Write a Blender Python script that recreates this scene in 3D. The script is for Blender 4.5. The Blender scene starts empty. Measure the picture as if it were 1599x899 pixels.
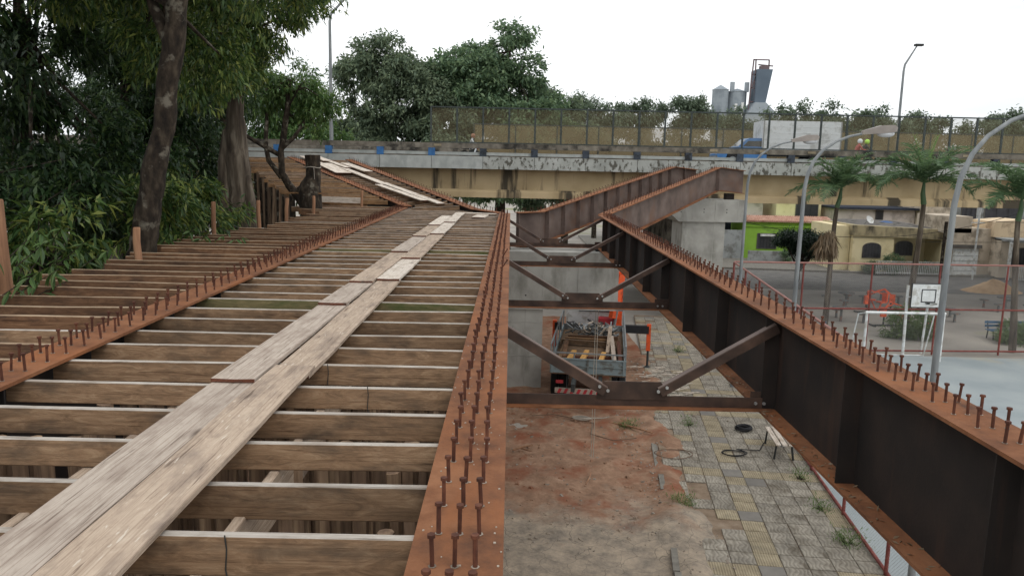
import bpy, bmesh, math, random
import numpy as np
from mathutils import Vector, Matrix, Euler

random.seed(7)
S = bpy.context.scene
COL = S.collection
R = math.radians

# ------------------------------------------------------------------ camera
cam = bpy.data.cameras.new("camera")
cam.sensor_width = 36.0
cam.lens = 36.0 * 1200.0 / 1599.0
cam.clip_start = 0.05
cam.clip_end = 9000
camo = bpy.data.objects.new("camera", cam)
COL.objects.link(camo)
_h = Vector((math.sin(R(0.24)), math.cos(R(0.24)), 0))
_p = R(8.9)
_f = _h * math.cos(_p) - Vector((0, 0, 1)) * math.sin(_p)
_u = _h * math.sin(_p) + Vector((0, 0, 1)) * math.cos(_p)
_r = _f.cross(_u)
_rot = Matrix((_r, _u, -_f)).transposed() @ Matrix.Rotation(R(1.2), 3, 'Z')
camo.matrix_world = Matrix.Translation((0, 0, 1.63)) @ _rot.to_4x4()
S.camera = camo

# ------------------------------------------------------------------ sky, sun, exposure
W = bpy.data.worlds.new("World")
S.world = W
W.use_nodes = True
nt = W.node_tree
nt.nodes.clear()
SUN_EL, SUN_AZ = R(56), R(140)        # high veiled sun behind the camera's right shoulder
out = nt.nodes.new("ShaderNodeOutputWorld")
bg = nt.nodes.new("ShaderNodeBackground")
sky = nt.nodes.new("ShaderNodeTexSky")
sky.sky_type = 'NISHITA'
sky.sun_disc = False
sky.sun_elevation = SUN_EL
sky.sun_rotation = SUN_AZ
sky.air_density = 1.0
sky.dust_density = 3.0
tc = nt.nodes.new("ShaderNodeTexCoord")
mp = nt.nodes.new("ShaderNodeMapping")
mp.inputs['Scale'].default_value = (1.1, 1.1, 3.2)
no = nt.nodes.new("ShaderNodeTexNoise")
no.inputs['Scale'].default_value = 1.7
no.inputs['Detail'].default_value = 5
no.inputs['Roughness'].default_value = 0.55
no.inputs['Distortion'].default_value = 0.6
rp = nt.nodes.new("ShaderNodeValToRGB")
rp.color_ramp.elements[0].position = 0.30
rp.color_ramp.elements[0].color = (6.7, 7.15, 7.45, 1)
rp.color_ramp.elements[1].position = 0.62
rp.color_ramp.elements[1].color = (10.6, 10.7, 10.8, 1)
mx = nt.nodes.new("ShaderNodeMixRGB")
mx.inputs[0].default_value = 0.9
L = nt.links.new
L(tc.outputs['Generated'], mp.inputs['Vector'])
L(mp.outputs['Vector'], no.inputs['Vector'])
L(no.outputs['Fac'], rp.inputs['Fac'])
L(sky.outputs['Color'], mx.inputs[1])
L(rp.outputs['Color'], mx.inputs[2])
L(mx.outputs['Color'], bg.inputs['Color'])
bg.inputs['Strength'].default_value = 0.125
L(bg.outputs['Background'], out.inputs['Surface'])

sun = bpy.data.lights.new("sun", 'SUN')
sun.energy = 0.5
sun.angle = R(22)
sun.color = (1.0, 0.96, 0.9)
suno = bpy.data.objects.new("sun", sun)
COL.objects.link(suno)
# towards the sun: azimuth measured from +Y clockwise
_sd = Vector((math.sin(SUN_AZ) * math.cos(SUN_EL), math.cos(SUN_AZ) * math.cos(SUN_EL), math.sin(SUN_EL)))
suno.rotation_euler = _sd.to_track_quat('Z', 'Y').to_euler()
suno.location = (10, -20, 40)

S.view_settings.view_transform = 'Standard'
S.view_settings.look = 'None'
S.view_settings.gamma = 1.0
S.view_settings.exposure = 0.12
S.view_settings.use_curve_mapping = False
S.render.engine = 'CYCLES'
S.cycles.max_bounces = 6
S.cycles.diffuse_bounces = 3
S.cycles.transparent_max_bounces = 24
S.cycles.use_denoising = True

# ------------------------------------------------------------------ helpers
def lin(*c):
    """sRGB 0-255 to linear rgba"""
    o = []
    for v in c:
        v /= 255.0
        o.append(v / 12.92 if v <= 0.04045 else ((v + 0.055) / 1.055) ** 2.4)
    return tuple(o) + (1.0,)

MATS = {}

def M(name, cols, scale=4.0, detail=6.0, rough=0.8, bump=0.15, stretch=(1, 1, 1), metal=0.0, rnd=0.12,
      spec=0.3, bscale=None, dist=0.0, lo=0.3, hi=0.7, stain=None, stain_scale=1.0, stain_stretch=(1, 1, 1), stain_lo=0.5, stain_hi=0.62, nrough=0.55):
    """noise-coloured principled material in object space, a little different on every object"""
    m = bpy.data.materials.new(name)
    m.use_nodes = True
    n = m.node_tree.nodes
    l = m.node_tree.links.new
    b = n['Principled BSDF']
    b.inputs['Roughness'].default_value = rough
    b.inputs['Metallic'].default_value = metal
    b.inputs['Specular IOR Level'].default_value = spec
    t = n.new("ShaderNodeTexCoord")
    oi = n.new("ShaderNodeObjectInfo")
    mul = n.new("ShaderNodeMath"); mul.operation = 'MULTIPLY'; mul.inputs[1].default_value = 37.0
    l(oi.outputs['Random'], mul.inputs[0])
    add = n.new("ShaderNodeVectorMath"); add.operation = 'ADD'
    l(t.outputs['Object'], add.inputs[0])
    l(mul.outputs[0], add.inputs[1])
    mpn = n.new("ShaderNodeMapping"); mpn.inputs['Scale'].default_value = stretch
    l(add.outputs[0], mpn.inputs['Vector'])
    no = n.new("ShaderNodeTexNoise")
    no.inputs['Scale'].default_value = scale
    no.inputs['Detail'].default_value = detail
    no.inputs['Roughness'].default_value = nrough
    no.inputs['Distortion'].default_value = dist
    l(mpn.outputs[0], no.inputs['Vector'])
    r = n.new("ShaderNodeValToRGB")
    e = r.color_ramp.elements
    k = len(cols)
    if k == 1:
        cols = [cols[0], cols[0]]; k = 2
    while len(e) < k:
        e.new(0.5)
    for i, c in enumerate(cols):
        e[i].position = lo + (hi - lo) * i / (k - 1)
        e[i].color = c if len(c) == 4 else tuple(c) + (1,)
    l(no.outputs['Fac'], r.inputs['Fac'])
    last = r.outputs['Color']
    if stain is not None:
        mp2 = n.new("ShaderNodeMapping"); mp2.inputs['Scale'].default_value = stain_stretch
        l(add.outputs[0], mp2.inputs['Vector'])
        n2 = n.new("ShaderNodeTexNoise"); n2.inputs['Scale'].default_value = stain_scale; n2.inputs['Detail'].default_value = 7
        n2.inputs['Roughness'].default_value = 0.6
        l(mp2.outputs[0], n2.inputs['Vector'])
        mr = n.new("ShaderNodeMapRange")
        mr.inputs[1].default_value = stain_lo; mr.inputs[2].default_value = stain_hi
        l(n2.outputs['Fac'], mr.inputs[0])
        mm = n.new("ShaderNodeMixRGB")
        l(mr.outputs[0], mm.inputs[0])
        l(last, mm.inputs[1])
        mm.inputs[2].default_value = stain if len(stain) == 4 else tuple(stain) + (1,)
        last = mm.outputs[0]
    hs = n.new("ShaderNodeHueSaturation")
    mr2 = n.new("ShaderNodeMapRange")
    mr2.inputs[3].default_value = 1 - rnd; mr2.inputs[4].default_value = 1 + rnd
    l(oi.outputs['Random'], mr2.inputs[0])
    l(mr2.outputs[0], hs.inputs['Value'])
    l(last, hs.inputs['Color'])
    l(hs.outputs[0], b.inputs['Base Color'])
    if bump:
        bn = n.new("ShaderNodeBump"); bn.inputs['Strength'].default_value = bump; bn.inputs['Distance'].default_value = 0.02
        if bscale:
            n3 = n.new("ShaderNodeTexNoise"); n3.inputs['Scale'].default_value = bscale; n3.inputs['Detail'].default_value = 5
            l(mpn.outputs[0], n3.inputs['Vector'])
            l(n3.outputs['Fac'], bn.inputs['Height'])
        else:
            l(no.outputs['Fac'], bn.inputs['Height'])
        l(bn.outputs[0], b.inputs['Normal'])
    MATS[name] = m
    return m

def wood(name, cd, cm, cl, rough=0.85, grain=1.0, knots=True, rnd=0.2, stain=(0.06, 0.045, 0.035), bump=0.35, lines=0.5, chips=None):
    """sawn timber, grain along local X: blotches, fine grain lines, checks, knots, paint or splinter chips"""
    m = M(name, [cd, cm, cl], scale=2.4 * grain, detail=10, rough=rough, bump=bump, stretch=(1.7, 7, 7), rnd=rnd, dist=1.2, lo=0.26, hi=0.74,
          stain=stain, stain_scale=1.5, stain_stretch=(1.6, 4.5, 4.5), stain_lo=0.48, stain_hi=0.70, nrough=0.7)
    n = m.node_tree.nodes; l = m.node_tree.links.new
    b = n['Principled BSDF']
    add = [x for x in n if x.bl_idname == 'ShaderNodeVectorMath'][0]
    def layer(scale, nscale, lo, hi, amt, color, mode, detail=4, dist=0.4):
        mpf = n.new("ShaderNodeMapping"); mpf.inputs['Scale'].default_value = scale
        l(add.outputs[0], mpf.inputs['Vector'])
        nf = n.new("ShaderNodeTexNoise"); nf.inputs['Scale'].default_value = nscale; nf.inputs['Detail'].default_value = detail; nf.inputs['Distortion'].default_value = dist
        l(mpf.outputs[0], nf.inputs['Vector'])
        mrf = n.new("ShaderNodeMapRange"); mrf.inputs[1].default_value = lo; mrf.inputs[2].default_value = hi; mrf.inputs[3].default_value = 0.0; mrf.inputs[4].default_value = amt
        l(nf.outputs['Fac'], mrf.inputs[0])
        src = b.inputs['Base Color'].links[0].from_socket
        mf = n.new("ShaderNodeMixRGB"); mf.blend_type = mode; mf.inputs[2].default_value = color
        l(mrf.outputs[0], mf.inputs[0]); l(src, mf.inputs[1]); l(mf.outputs[0], b.inputs['Base Color'])
    layer((0.45, 55, 55), 2.0, 0.5, 0.66, lines, (0.5, 0.44, 0.40, 1), 'MULTIPLY')
    layer((1.2, 30, 30), 1.6, 0.66, 0.70, 0.7, (0.3, 0.25, 0.22, 1), 'MULTIPLY', 2)
    if chips is not None:
        layer((4, 20, 20), 1.9, 0.675, 0.71, 0.7, chips, 'MIX', 3, 0.2)
    if knots:
        mp = n.new("ShaderNodeMapping"); mp.inputs['Scale'].default_value = (1.3, 4.0, 4.0)
        l(add.outputs[0], mp.inputs['Vector'])
        v = n.new("ShaderNodeTexVoronoi"); v.inputs['Scale'].default_value = 1.0
        l(mp.outputs[0], v.inputs['Vector'])
        mr = n.new("ShaderNodeMapRange"); mr.inputs[1].default_value = 0.05; mr.inputs[2].default_value = 0.15
        mr.inputs[3].default_value = 0.75; mr.inputs[4].default_value = 0.0
        l(v.outputs['Distance'], mr.inputs[0])
        src = b.inputs['Base Color'].links[0].from_socket
        mm = n.new("ShaderNodeMixRGB"); mm.inputs[2].default_value = (0.06, 0.034, 0.022, 1)
        l(mr.outputs[0], mm.inputs[0]); l(src, mm.inputs[1]); l(mm.outputs[0], b.inputs['Base Color'])
    return m

def leafmat(name, cols, trans=0.3, gloss=0.05, rough=0.45):
    m = bpy.data.materials.new(name); m.use_nodes = True
    n = m.node_tree.nodes; l = m.node_tree.links.new
    n.clear()
    o = n.new("ShaderNodeOutputMaterial")
    g = n.new("ShaderNodeNewGeometry")
    r = n.new("ShaderNodeValToRGB")
    e = r.color_ramp.elements
    while len(e) < len(cols):
        e.new(0.5)
    for i, c in enumerate(cols):
        e[i].position = i / (len(cols) - 1); e[i].color = tuple(c) + (1,)
    l(g.outputs['Random Per Island'], r.inputs['Fac'])
    p = n.new("ShaderNodeBsdfPrincipled")
    p.inputs['Roughness'].default_value = rough
    p.inputs['Specular IOR Level'].default_value = 0.45
    l(r.outputs[0], p.inputs['Base Color'])
    t = n.new("ShaderNodeBsdfTranslucent")
    hs = n.new("ShaderNodeHueSaturation"); hs.inputs['Value'].default_value = 1.3; hs.inputs['Hue'].default_value = 0.485
    l(r.outputs[0], hs.inputs['Color']); l(hs.outputs[0], t.inputs['Color'])
    mix = n.new("ShaderNodeMixShader"); mix.inputs[0].default_value = trans
    l(p.outputs[0], mix.inputs[1]); l(t.outputs[0], mix.inputs[2]); l(mix.outputs[0], o.inputs['Surface'])
    MATS[name] = m
    return m

def mesh_wire(name, color, fac, pitch=None, wire=0.1):
    """woven wire: transparent between the wires; far meshes are an even screen"""
    m = bpy.data.materials.new(name); m.use_nodes = True
    n = m.node_tree.nodes; l = m.node_tree.links.new
    n.clear()
    o = n.new("ShaderNodeOutputMaterial"); tr = n.new("ShaderNodeBsdfTransparent"); d = n.new("ShaderNodeBsdfPrincipled")
    d.inputs['Base Color'].default_value = color; d.inputs['Roughness'].default_value = 0.8
    mix = n.new("ShaderNodeMixShader")
    l(tr.outputs[0], mix.inputs[1]); l(d.outputs[0], mix.inputs[2]); l(mix.outputs[0], o.inputs['Surface'])
    tcn = n.new("ShaderNodeTexCoord")
    if pitch is None:
        no = n.new("ShaderNodeTexNoise"); no.inputs['Scale'].default_value = 0.8; no.inputs['Detail'].default_value = 5
        l(tcn.outputs['Object'], no.inputs['Vector'])
        mr = n.new("ShaderNodeMapRange"); mr.inputs[1].default_value = 0.3; mr.inputs[2].default_value = 0.7
        mr.inputs[3].default_value = fac * 0.85; mr.inputs[4].default_value = min(1, fac * 1.15)
        l(no.outputs['Fac'], mr.inputs[0]); l(mr.outputs[0], mix.inputs[0])
    else:
        sp = n.new("ShaderNodeSeparateXYZ"); l(tcn.outputs['Object'], sp.inputs[0])
        outs = []
        for op in ('ADD', 'SUBTRACT'):
            a = n.new("ShaderNodeMath"); a.operation = op
            l(sp.outputs['X'], a.inputs[0]); l(sp.outputs['Z'], a.inputs[1])
            b = n.new("ShaderNodeMath"); b.operation = 'DIVIDE'; b.inputs[1].default_value = pitch
            l(a.outputs[0], b.inputs[0])
            c = n.new("ShaderNodeMath"); c.operation = 'FRACT'; l(b.outputs[0], c.inputs[0])
            e = n.new("ShaderNodeMath"); e.operation = 'LESS_THAN'; e.inputs[1].default_value = wire
            l(c.outputs[0], e.inputs[0]); outs.append(e)
        mxn = n.new("ShaderNodeMath"); mxn.operation = 'MAXIMUM'
        l(outs[0].outputs[0], mxn.inputs[0]); l(outs[1].outputs[0], mxn.inputs[1])
        l(mxn.outputs[0], mix.inputs[0])
    MATS[name] = m
    return m

class MB:
    """collects shapes into one mesh"""
    def __init__(self):
        self.v = []; self.f = []; self.m = []
    def add(self, vs, fs, mi=0):
        o = len(self.v)
        self.v += [tuple(p) for p in vs]
        self.f += [tuple(i + o for i in q) for q in fs]
        self.m += [mi] * len(fs)
        return self
    def hexa(self, p, mi=0, mtop=None):
        """8 points: bottom 4 ccw, top 4 ccw"""
        fs = [(3, 2, 1, 0), (4, 5, 6, 7), (0, 1, 5, 4), (1, 2, 6, 5), (2, 3, 7, 6), (3, 0, 4, 7)]
        self.add(p, fs, mi)
        if mtop is not None:
            self.m[-5] = mtop
        return self
    def box(self, c, s, mi=0, mtop=None):
        x, y, z = c; a, b, d = s[0] / 2, s[1] / 2, s[2] / 2
        return self.hexa([(x - a, y - b, z - d), (x + a, y - b, z - d), (x + a, y + b, z - d), (x - a, y + b, z - d),
                          (x - a, y - b, z + d), (x + a, y - b, z + d), (x + a, y + b, z + d), (x - a, y + b, z + d)], mi, mtop)
    def bar(self, a, b, w, h, mi=0, up=(0, 0, 1)):
        a = Vector(a); b = Vector(b); d = (b - a).normalized()
        s = d.cross(Vector(up))
        if s.length < 1e-4:
            s = d.cross(Vector((0, 1, 0)))
        s.normalize(); u = s.cross(d)
        s *= w / 2; u *= h / 2
        return self.hexa([a - s - u, a + s - u, b + s - u, b - s - u, a - s + u, a + s + u, b + s + u, b - s + u], mi)
    def tube(self, pts, rad, n=8, mi=0, cap=True):
        pts = [Vector(p) for p in pts]
        if not hasattr(rad, '__len__'):
            rad = [rad] * len(pts)
        rings = []
        ref = None
        for i, p in enumerate(pts):
            if i == 0: d = pts[1] - p
            elif i == len(pts) - 1: d = p - pts[i - 1]
            else: d = (pts[i + 1] - pts[i - 1])
            d.normalize()
            if ref is None:
                ref = Vector((1, 0, 0)) if abs(d.x) < 0.9 else Vector((0, 1, 0))
            s = d.cross(ref); s.normalize(); t = d.cross(s); ref = s.cross(d)
            rings.append([p + (s * math.cos(k * 2 * math.pi / n) + t * math.sin(k * 2 * math.pi / n)) * rad[i] for k in range(n)])
        vs = [q for r in rings for q in r]
        fs = []
        for i in range(len(pts) - 1):
            for k in range(n):
                a = i * n + k; b = i * n + (k + 1) % n
                fs.append((a, a + n, b + n, b))
        if cap:
            fs.append(tuple(range(n)))
            fs.append(tuple(range(len(vs) - 1, len(vs) - n - 1, -1)))
        return self.add(vs, fs, mi)
    def lathe(self, c, prof, n=12, mi=0):
        """prof: [(r, z)...] about vertical axis at c"""
        vs = []; fs = []
        for r, z in prof:
            for k in range(n):
                a = 2 * math.pi * k / n
                vs.append((c[0] + r * math.cos(a), c[1] + r * math.sin(a), c[2] + z))
        for i in range(len(prof) - 1):
            for k in range(n):
                a = i * n + k; b = i * n + (k + 1) % n
                fs.append((a, b, b + n, a + n))
        fs.append(tuple(range(n - 1, -1, -1)))
        fs.append(tuple(range(len(vs) - n, len(vs))))
        return self.add(vs, fs, mi)
    def ell(self, c, r, n=10, m=7, mi=0):
        vs = []; fs = []
        for j in range(1, m):
            th = math.pi * j / m
            for k in range(n):
                a = 2 * math.pi * k / n
                vs.append((c[0] + r[0] * math.sin(th) * math.cos(a), c[1] + r[1] * math.sin(th) * math.sin(a), c[2] + r[2] * math.cos(th)))
        t = len(vs); vs.append((c[0], c[1], c[2] + r[2])); vs.append((c[0], c[1], c[2] - r[2]))
        for j in range(m - 2):
            for k in range(n):
                a = j * n + k; b = j * n + (k + 1) % n
                fs.append((a, a + n, b + n, b))
        for k in range(n):
            fs.append((t, k, (k + 1) % n))
            fs.append((t + 1, (m - 2) * n + (k + 1) % n, (m - 2) * n + k))
        return self.add(vs, fs, mi)
    def prism(self, poly, y0, y1, mi=0):
        """poly in x-z, extruded along y"""
        n = len(poly)
        vs = [(x, y0, z) for x, z in poly] + [(x, y1, z) for x, z in poly]
        fs = [(i, (i + 1) % n, (i + 1) % n + n, i + n) for i in range(n)]
        fs.append(tuple(range(n - 1, -1, -1))); fs.append(tuple(range(n, 2 * n)))
        return self.add(vs, fs, mi)
    def mesh(self, name, mats, smooth=False):
        me = bpy.data.meshes.new(name)
        me.from_pydata(self.v, [], self.f)
        for m in (mats if isinstance(mats, (list, tuple)) else [mats]):
            me.materials.append(MATS[m] if isinstance(m, str) else m)
        if len(set(self.m)) > 1:
            me.polygons.foreach_set('material_index', self.m)
        if smooth:
            me.polygons.foreach_set('use_smooth', [True] * len(self.f))
            try:
                me.set_sharp_from_angle(angle=R(40))
            except Exception:
                pass
        me.update()
        return me
    def build(self, name, mats, parent=None, loc=(0, 0, 0), rot=None, smooth=False, label=None, cat=None, group=None, kind=None):
        return link(name, self.mesh(name, mats, smooth), parent, loc, rot, label, cat, group, kind)

def link(name, me, parent=None, loc=(0, 0, 0), rot=None, label=None, cat=None, group=None, kind=None):
    o = bpy.data.objects.new(name, me)
    COL.objects.link(o)
    if parent is not None:
        o.parent = parent
    o.location = loc
    if rot is not None:
        o.rotation_euler = rot
    return tag(o, label, cat, group, kind)

def tag(o, label=None, cat=None, group=None, kind=None):
    if label: o['label'] = label
    if cat: o['category'] = cat
    if group: o['group'] = group
    if kind: o['kind'] = kind
    return o

def thing(name, label, cat, loc=(0, 0, 0), rotz=0.0, group=None):
    o = bpy.data.objects.new(name, None)
    COL.objects.link(o)
    o.empty_display_size = 0.2
    o.location = loc
    o.rotation_euler = (0, 0, rotz)
    return tag(o, label, cat, group)

def rel(o, p):
    """world point in an unrotated thing's own space"""
    return (p[0] - o.location[0], p[1] - o.location[1], p[2] - o.location[2])

GZ = -6.1      # street level; z = 0 is the top of the near girders

# ------------------------------------------------------------------ materials
rust = M('rust_bright', [lin(82, 55, 40), lin(122, 79, 52), lin(148, 102, 71)], scale=2.2, detail=10, rough=0.9, bump=0.15, bscale=60, rnd=0.04, stain=lin(140, 88, 54), stain_scale=1.6, stain_stretch=(1.5, .5, 1), stain_lo=0.5, stain_hi=0.68, nrough=.7)
M('rust_stud', [lin(62, 38, 30), lin(86, 52, 39), lin(106, 66, 47)], scale=14, rough=0.85, bump=0.1, rnd=0.18)
M('steel_dark', [lin(34, 31, 30), lin(44, 38, 35), lin(56, 46, 41)], scale=1.6, detail=8, rough=0.75, bump=0.06, bscale=40, rnd=0.06, stain=lin(72, 52, 42), stain_scale=2.2, stain_stretch=(2, 1.6, 0.18), stain_lo=0.55, stain_hi=0.8)
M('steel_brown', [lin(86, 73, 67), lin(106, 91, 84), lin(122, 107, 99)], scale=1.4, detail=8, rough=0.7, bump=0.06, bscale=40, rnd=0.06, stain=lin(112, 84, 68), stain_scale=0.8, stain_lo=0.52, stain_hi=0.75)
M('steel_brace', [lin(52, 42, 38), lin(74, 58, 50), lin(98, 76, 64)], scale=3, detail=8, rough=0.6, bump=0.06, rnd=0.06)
M('bolt_zinc', [lin(150, 150, 148), lin(185, 185, 182)], scale=20, rough=0.45, bump=0, metal=0.3)
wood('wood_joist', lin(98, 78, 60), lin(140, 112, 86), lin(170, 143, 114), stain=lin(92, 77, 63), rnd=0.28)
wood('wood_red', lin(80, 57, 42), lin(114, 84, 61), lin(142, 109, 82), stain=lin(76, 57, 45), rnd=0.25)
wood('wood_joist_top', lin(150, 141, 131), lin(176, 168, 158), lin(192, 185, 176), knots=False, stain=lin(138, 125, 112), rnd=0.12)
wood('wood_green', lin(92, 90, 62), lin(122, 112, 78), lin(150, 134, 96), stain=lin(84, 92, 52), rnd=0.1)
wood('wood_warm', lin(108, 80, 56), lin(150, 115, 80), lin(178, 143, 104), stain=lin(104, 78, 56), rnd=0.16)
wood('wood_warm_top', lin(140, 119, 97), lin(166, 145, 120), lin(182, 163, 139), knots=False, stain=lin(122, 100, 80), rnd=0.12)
wood('plank_grey', lin(164, 149, 136), lin(182, 168, 154), lin(195, 182, 168), stain=lin(152, 136, 123), rnd=0.05, bump=0.5, lines=0.65)
wood('plank_buff', lin(160, 141, 124), lin(182, 162, 142), lin(197, 179, 159), stain=lin(138, 122, 109), rnd=0.06, bump=0.5, lines=0.55, chips=lin(214, 202, 186))
wood('plank_end', lin(84, 50, 38), lin(104, 64, 48), lin(122, 78, 58), knots=False, rnd=0.08)
wood('plank_pale', lin(190, 176, 160), lin(214, 202, 188), lin(226, 218, 206), stain=lin(172, 156, 138), rnd=0.06)
M('pole_bark', [lin(84, 68, 56), lin(124, 102, 84), lin(166, 142, 116)], scale=3, detail=8, stretch=(4, 4, 0.35), rough=0.9, bump=0.4, rnd=0.35)
M('post_peeled', [lin(112, 82, 62), lin(144, 106, 80), lin(166, 128, 98)], scale=3, detail=8, stretch=(5, 5, 0.4), rough=0.85, bump=0.3, rnd=0.15)
M('bark_dark', [lin(26, 22, 18), lin(50, 42, 34), lin(80, 70, 58)], scale=5, detail=10, stretch=(1.6, 1.6, 0.8), rough=0.95, bump=0.8, rnd=0.05, stain=lin(112, 106, 94), stain_scale=3.4, stain_lo=0.56, stain_hi=0.66)
M('bark_grey', [lin(52, 44, 37), lin(86, 76, 65), lin(124, 114, 100)], scale=3, detail=9, stretch=(2.5, 2.5, 0.3), rough=0.95, bump=0.7, rnd=0.05)
M('concrete_new', [lin(142, 140, 134), lin(160, 158, 151), lin(172, 170, 163)], scale=1.3, detail=9, rough=0.9, bump=0.12, bscale=18, rnd=0.04, stain=lin(122, 120, 112), stain_scale=1.1, stain_stretch=(1.5, 1.5, 0.5), stain_lo=0.52, stain_hi=0.72)
M('concrete_old', [lin(84, 80, 72), lin(112, 106, 96), lin(136, 130, 118)], scale=2.5, detail=9, rough=0.95, bump=0.25, rnd=0.08, stain=lin(52, 50, 46), stain_scale=1.2, stain_lo=0.5, stain_hi=0.64)
M('panel_white', [lin(150, 153, 150), lin(166, 169, 165), lin(178, 180, 176)], scale=2, rough=0.8, bump=0.1, rnd=0.04, stain=lin(150, 154, 150), stain_scale=2, stain_stretch=(1, 1, 0.4))
M('panel_mould', [lin(144, 146, 140), lin(162, 164, 158), lin(174, 175, 170)], scale=2, rough=0.85, bump=0.1, rnd=0.05, stain=lin(88, 86, 78), stain_scale=5, stain_stretch=(1, 1, 0.6), stain_lo=0.52, stain_hi=0.6)
M('beige_girder', [lin(160, 141, 108), lin(178, 158, 123), lin(190, 170, 135)], scale=0.7, rough=0.85, bump=0.08, rnd=0.03, stain=lin(74, 67, 55), stain_scale=0.95, stain_stretch=(0.8, 0.2, 0.07), stain_lo=0.535, stain_hi=0.6)
M('blue_paint', [lin(48, 92, 140), lin(62, 110, 160)], scale=5, rough=0.6, bump=0.1, stain=lin(60, 66, 74), stain_scale=3, stain_lo=0.58, stain_hi=0.7)
M('blue_dull', [lin(52, 58, 66), lin(70, 78, 88)], scale=4, rough=0.8, bump=0.1, stain=lin(38, 40, 42), stain_scale=3)
M('asphalt', [lin(92, 90, 87), lin(108, 105, 101), lin(122, 118, 112)], scale=1.5, detail=9, rough=0.95, bump=0.2, bscale=60, rnd=0)
M('park_ground', [lin(132, 126, 119), lin(154, 147, 138), lin(170, 162, 151)], scale=0.25, detail=10, rough=0.95, bump=0.3, bscale=6, rnd=0, stain=lin(132, 132, 98), stain_scale=0.12, stain_lo=0.54, stain_hi=0.66)
M('court_paint', [lin(134, 143, 145), lin(148, 155, 156), lin(158, 164, 163)], scale=0.4, detail=9, rough=0.7, bump=0.04, rnd=0, stain=lin(166, 160, 142), stain_scale=0.14, stain_lo=0.55, stain_hi=0.64)
M('curb_concrete', [lin(108, 104, 96), lin(136, 131, 122)], scale=6, rough=0.95, bump=0.3)
M('tile_grey', [lin(122, 116, 106), lin(142, 135, 123), lin(157, 150, 137)], scale=3, detail=9, rough=0.95, bump=0.3, bscale=22, rnd=0.12, stain=lin(106, 98, 86), stain_scale=2, stain_lo=0.5, stain_hi=0.7)
M('tile_yellow', [lin(136, 126, 106), lin(153, 141, 117), lin(165, 153, 129)], scale=4, rough=0.95, bump=0.3, rnd=0.1, stain=lin(136, 124, 102), stain_scale=2.5, stain_lo=0.48, stain_hi=0.68)
M('tile_dark', [lin(112, 108, 102), lin(126, 121, 114)], scale=4, rough=0.95, bump=0.3, rnd=0.1)
M('galvanised', [lin(110, 114, 116), lin(130, 134, 135), lin(146, 149, 148)], scale=3, stretch=(3, 3, 0.6), rough=0.55, bump=0.03, metal=0.15, rnd=0.05)
M('lamp_housing', [lin(138, 130, 124), lin(158, 150, 142)], scale=4, rough=0.5, bump=0)
M('lamp_lens', [lin(196, 198, 200)], scale=4, rough=0.25, bump=0)
M('red_paint', [lin(98, 50, 45), lin(120, 62, 56), lin(134, 78, 70)], scale=5, rough=0.7, bump=0.1, rnd=0.08)
M('pink_rail', [lin(142, 100, 92), lin(162, 120, 111)], scale=5, rough=0.7, bump=0.1, rnd=0.05)
M('white_paint', [lin(206, 208, 206), lin(226, 228, 226)], scale=4, rough=0.6, bump=0.03, rnd=0.04, stain=lin(182, 180, 172), stain_scale=3)
M('black_paint', [lin(28, 28, 30), lin(40, 40, 42)], scale=6, rough=0.6, bump=0.02)
M('dark_metal', [lin(44, 46, 46), lin(62, 64, 62)], scale=6, rough=0.6, bump=0.05)
M('fence_post_dark', [lin(52, 58, 56), lin(70, 76, 74)], scale=5, rough=0.7, bump=0.05)
M('orange_paint', [lin(214, 82, 40), lin(232, 98, 48)], scale=4, rough=0.45, bump=0.02, rnd=0.05, stain=lin(170, 70, 42), stain_scale=4)
M('bed_grey', [lin(112, 124, 126), lin(132, 143, 144)], scale=3, rough=0.6, bump=0.04, stain=lin(96, 96, 90), stain_scale=3)
M('yellow_timber', [lin(176, 130, 72), lin(206, 160, 96)], scale=3, stretch=(1, 6, 6), rough=0.8, bump=0.15, rnd=0.1)
M('rubber', [lin(26, 26, 27), lin(40, 40, 40)], scale=10, rough=0.9, bump=0.1)
M('stripe_red', [lin(176, 56, 62)], rough=0.5, bump=0)
M('glass_dark', [lin(34, 42, 50), lin(52, 62, 72)], scale=1.2, rough=0.12, bump=0, spec=0.6)
M('truck_blue', [lin(58, 112, 168), lin(74, 130, 186)], scale=2, rough=0.4, bump=0.01, spec=0.5)
M('truck_box', [lin(214, 220, 222), lin(230, 234, 236)], scale=1.5, rough=0.55, bump=0.02, stain=lin(188, 192, 192), stain_scale=1.5)
M('lime', [lin(168, 226, 70), lin(190, 240, 100)], scale=4, rough=0.5, bump=0)
M('wine_red', [lin(150, 70, 70), lin(170, 88, 84)], scale=4, rough=0.6, bump=0)
M('skin', [lin(142, 100, 78), lin(160, 116, 92)], scale=4, rough=0.6, bump=0)
M('cloth_dark', [lin(40, 44, 54), lin(58, 62, 72)], scale=6, rough=0.9, bump=0.1)
M('green_wall', [lin(142, 186, 70), lin(156, 200, 82)], scale=1.2, rough=0.85, bump=0.05, stain=lin(124, 160, 72), stain_scale=1.2, stain_lo=0.55, stain_hi=0.75)
M('yellow_wall', [lin(226, 210, 166), lin(238, 224, 184)], scale=0.9, rough=0.85, bump=0.05, stain=lin(190, 172, 128), stain_scale=0.8, stain_lo=0.52, stain_hi=0.75)
M('beige_wall', [lin(196, 182, 162), lin(214, 200, 180)], scale=0.9, rough=0.9, bump=0.05, stain=lin(148, 136, 120), stain_scale=0.8)
M('pink_wall', [lin(206, 194, 184), lin(220, 208, 198)], scale=0.7, rough=0.9, bump=0.05, stain=lin(180, 168, 158), stain_scale=0.9)
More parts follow.
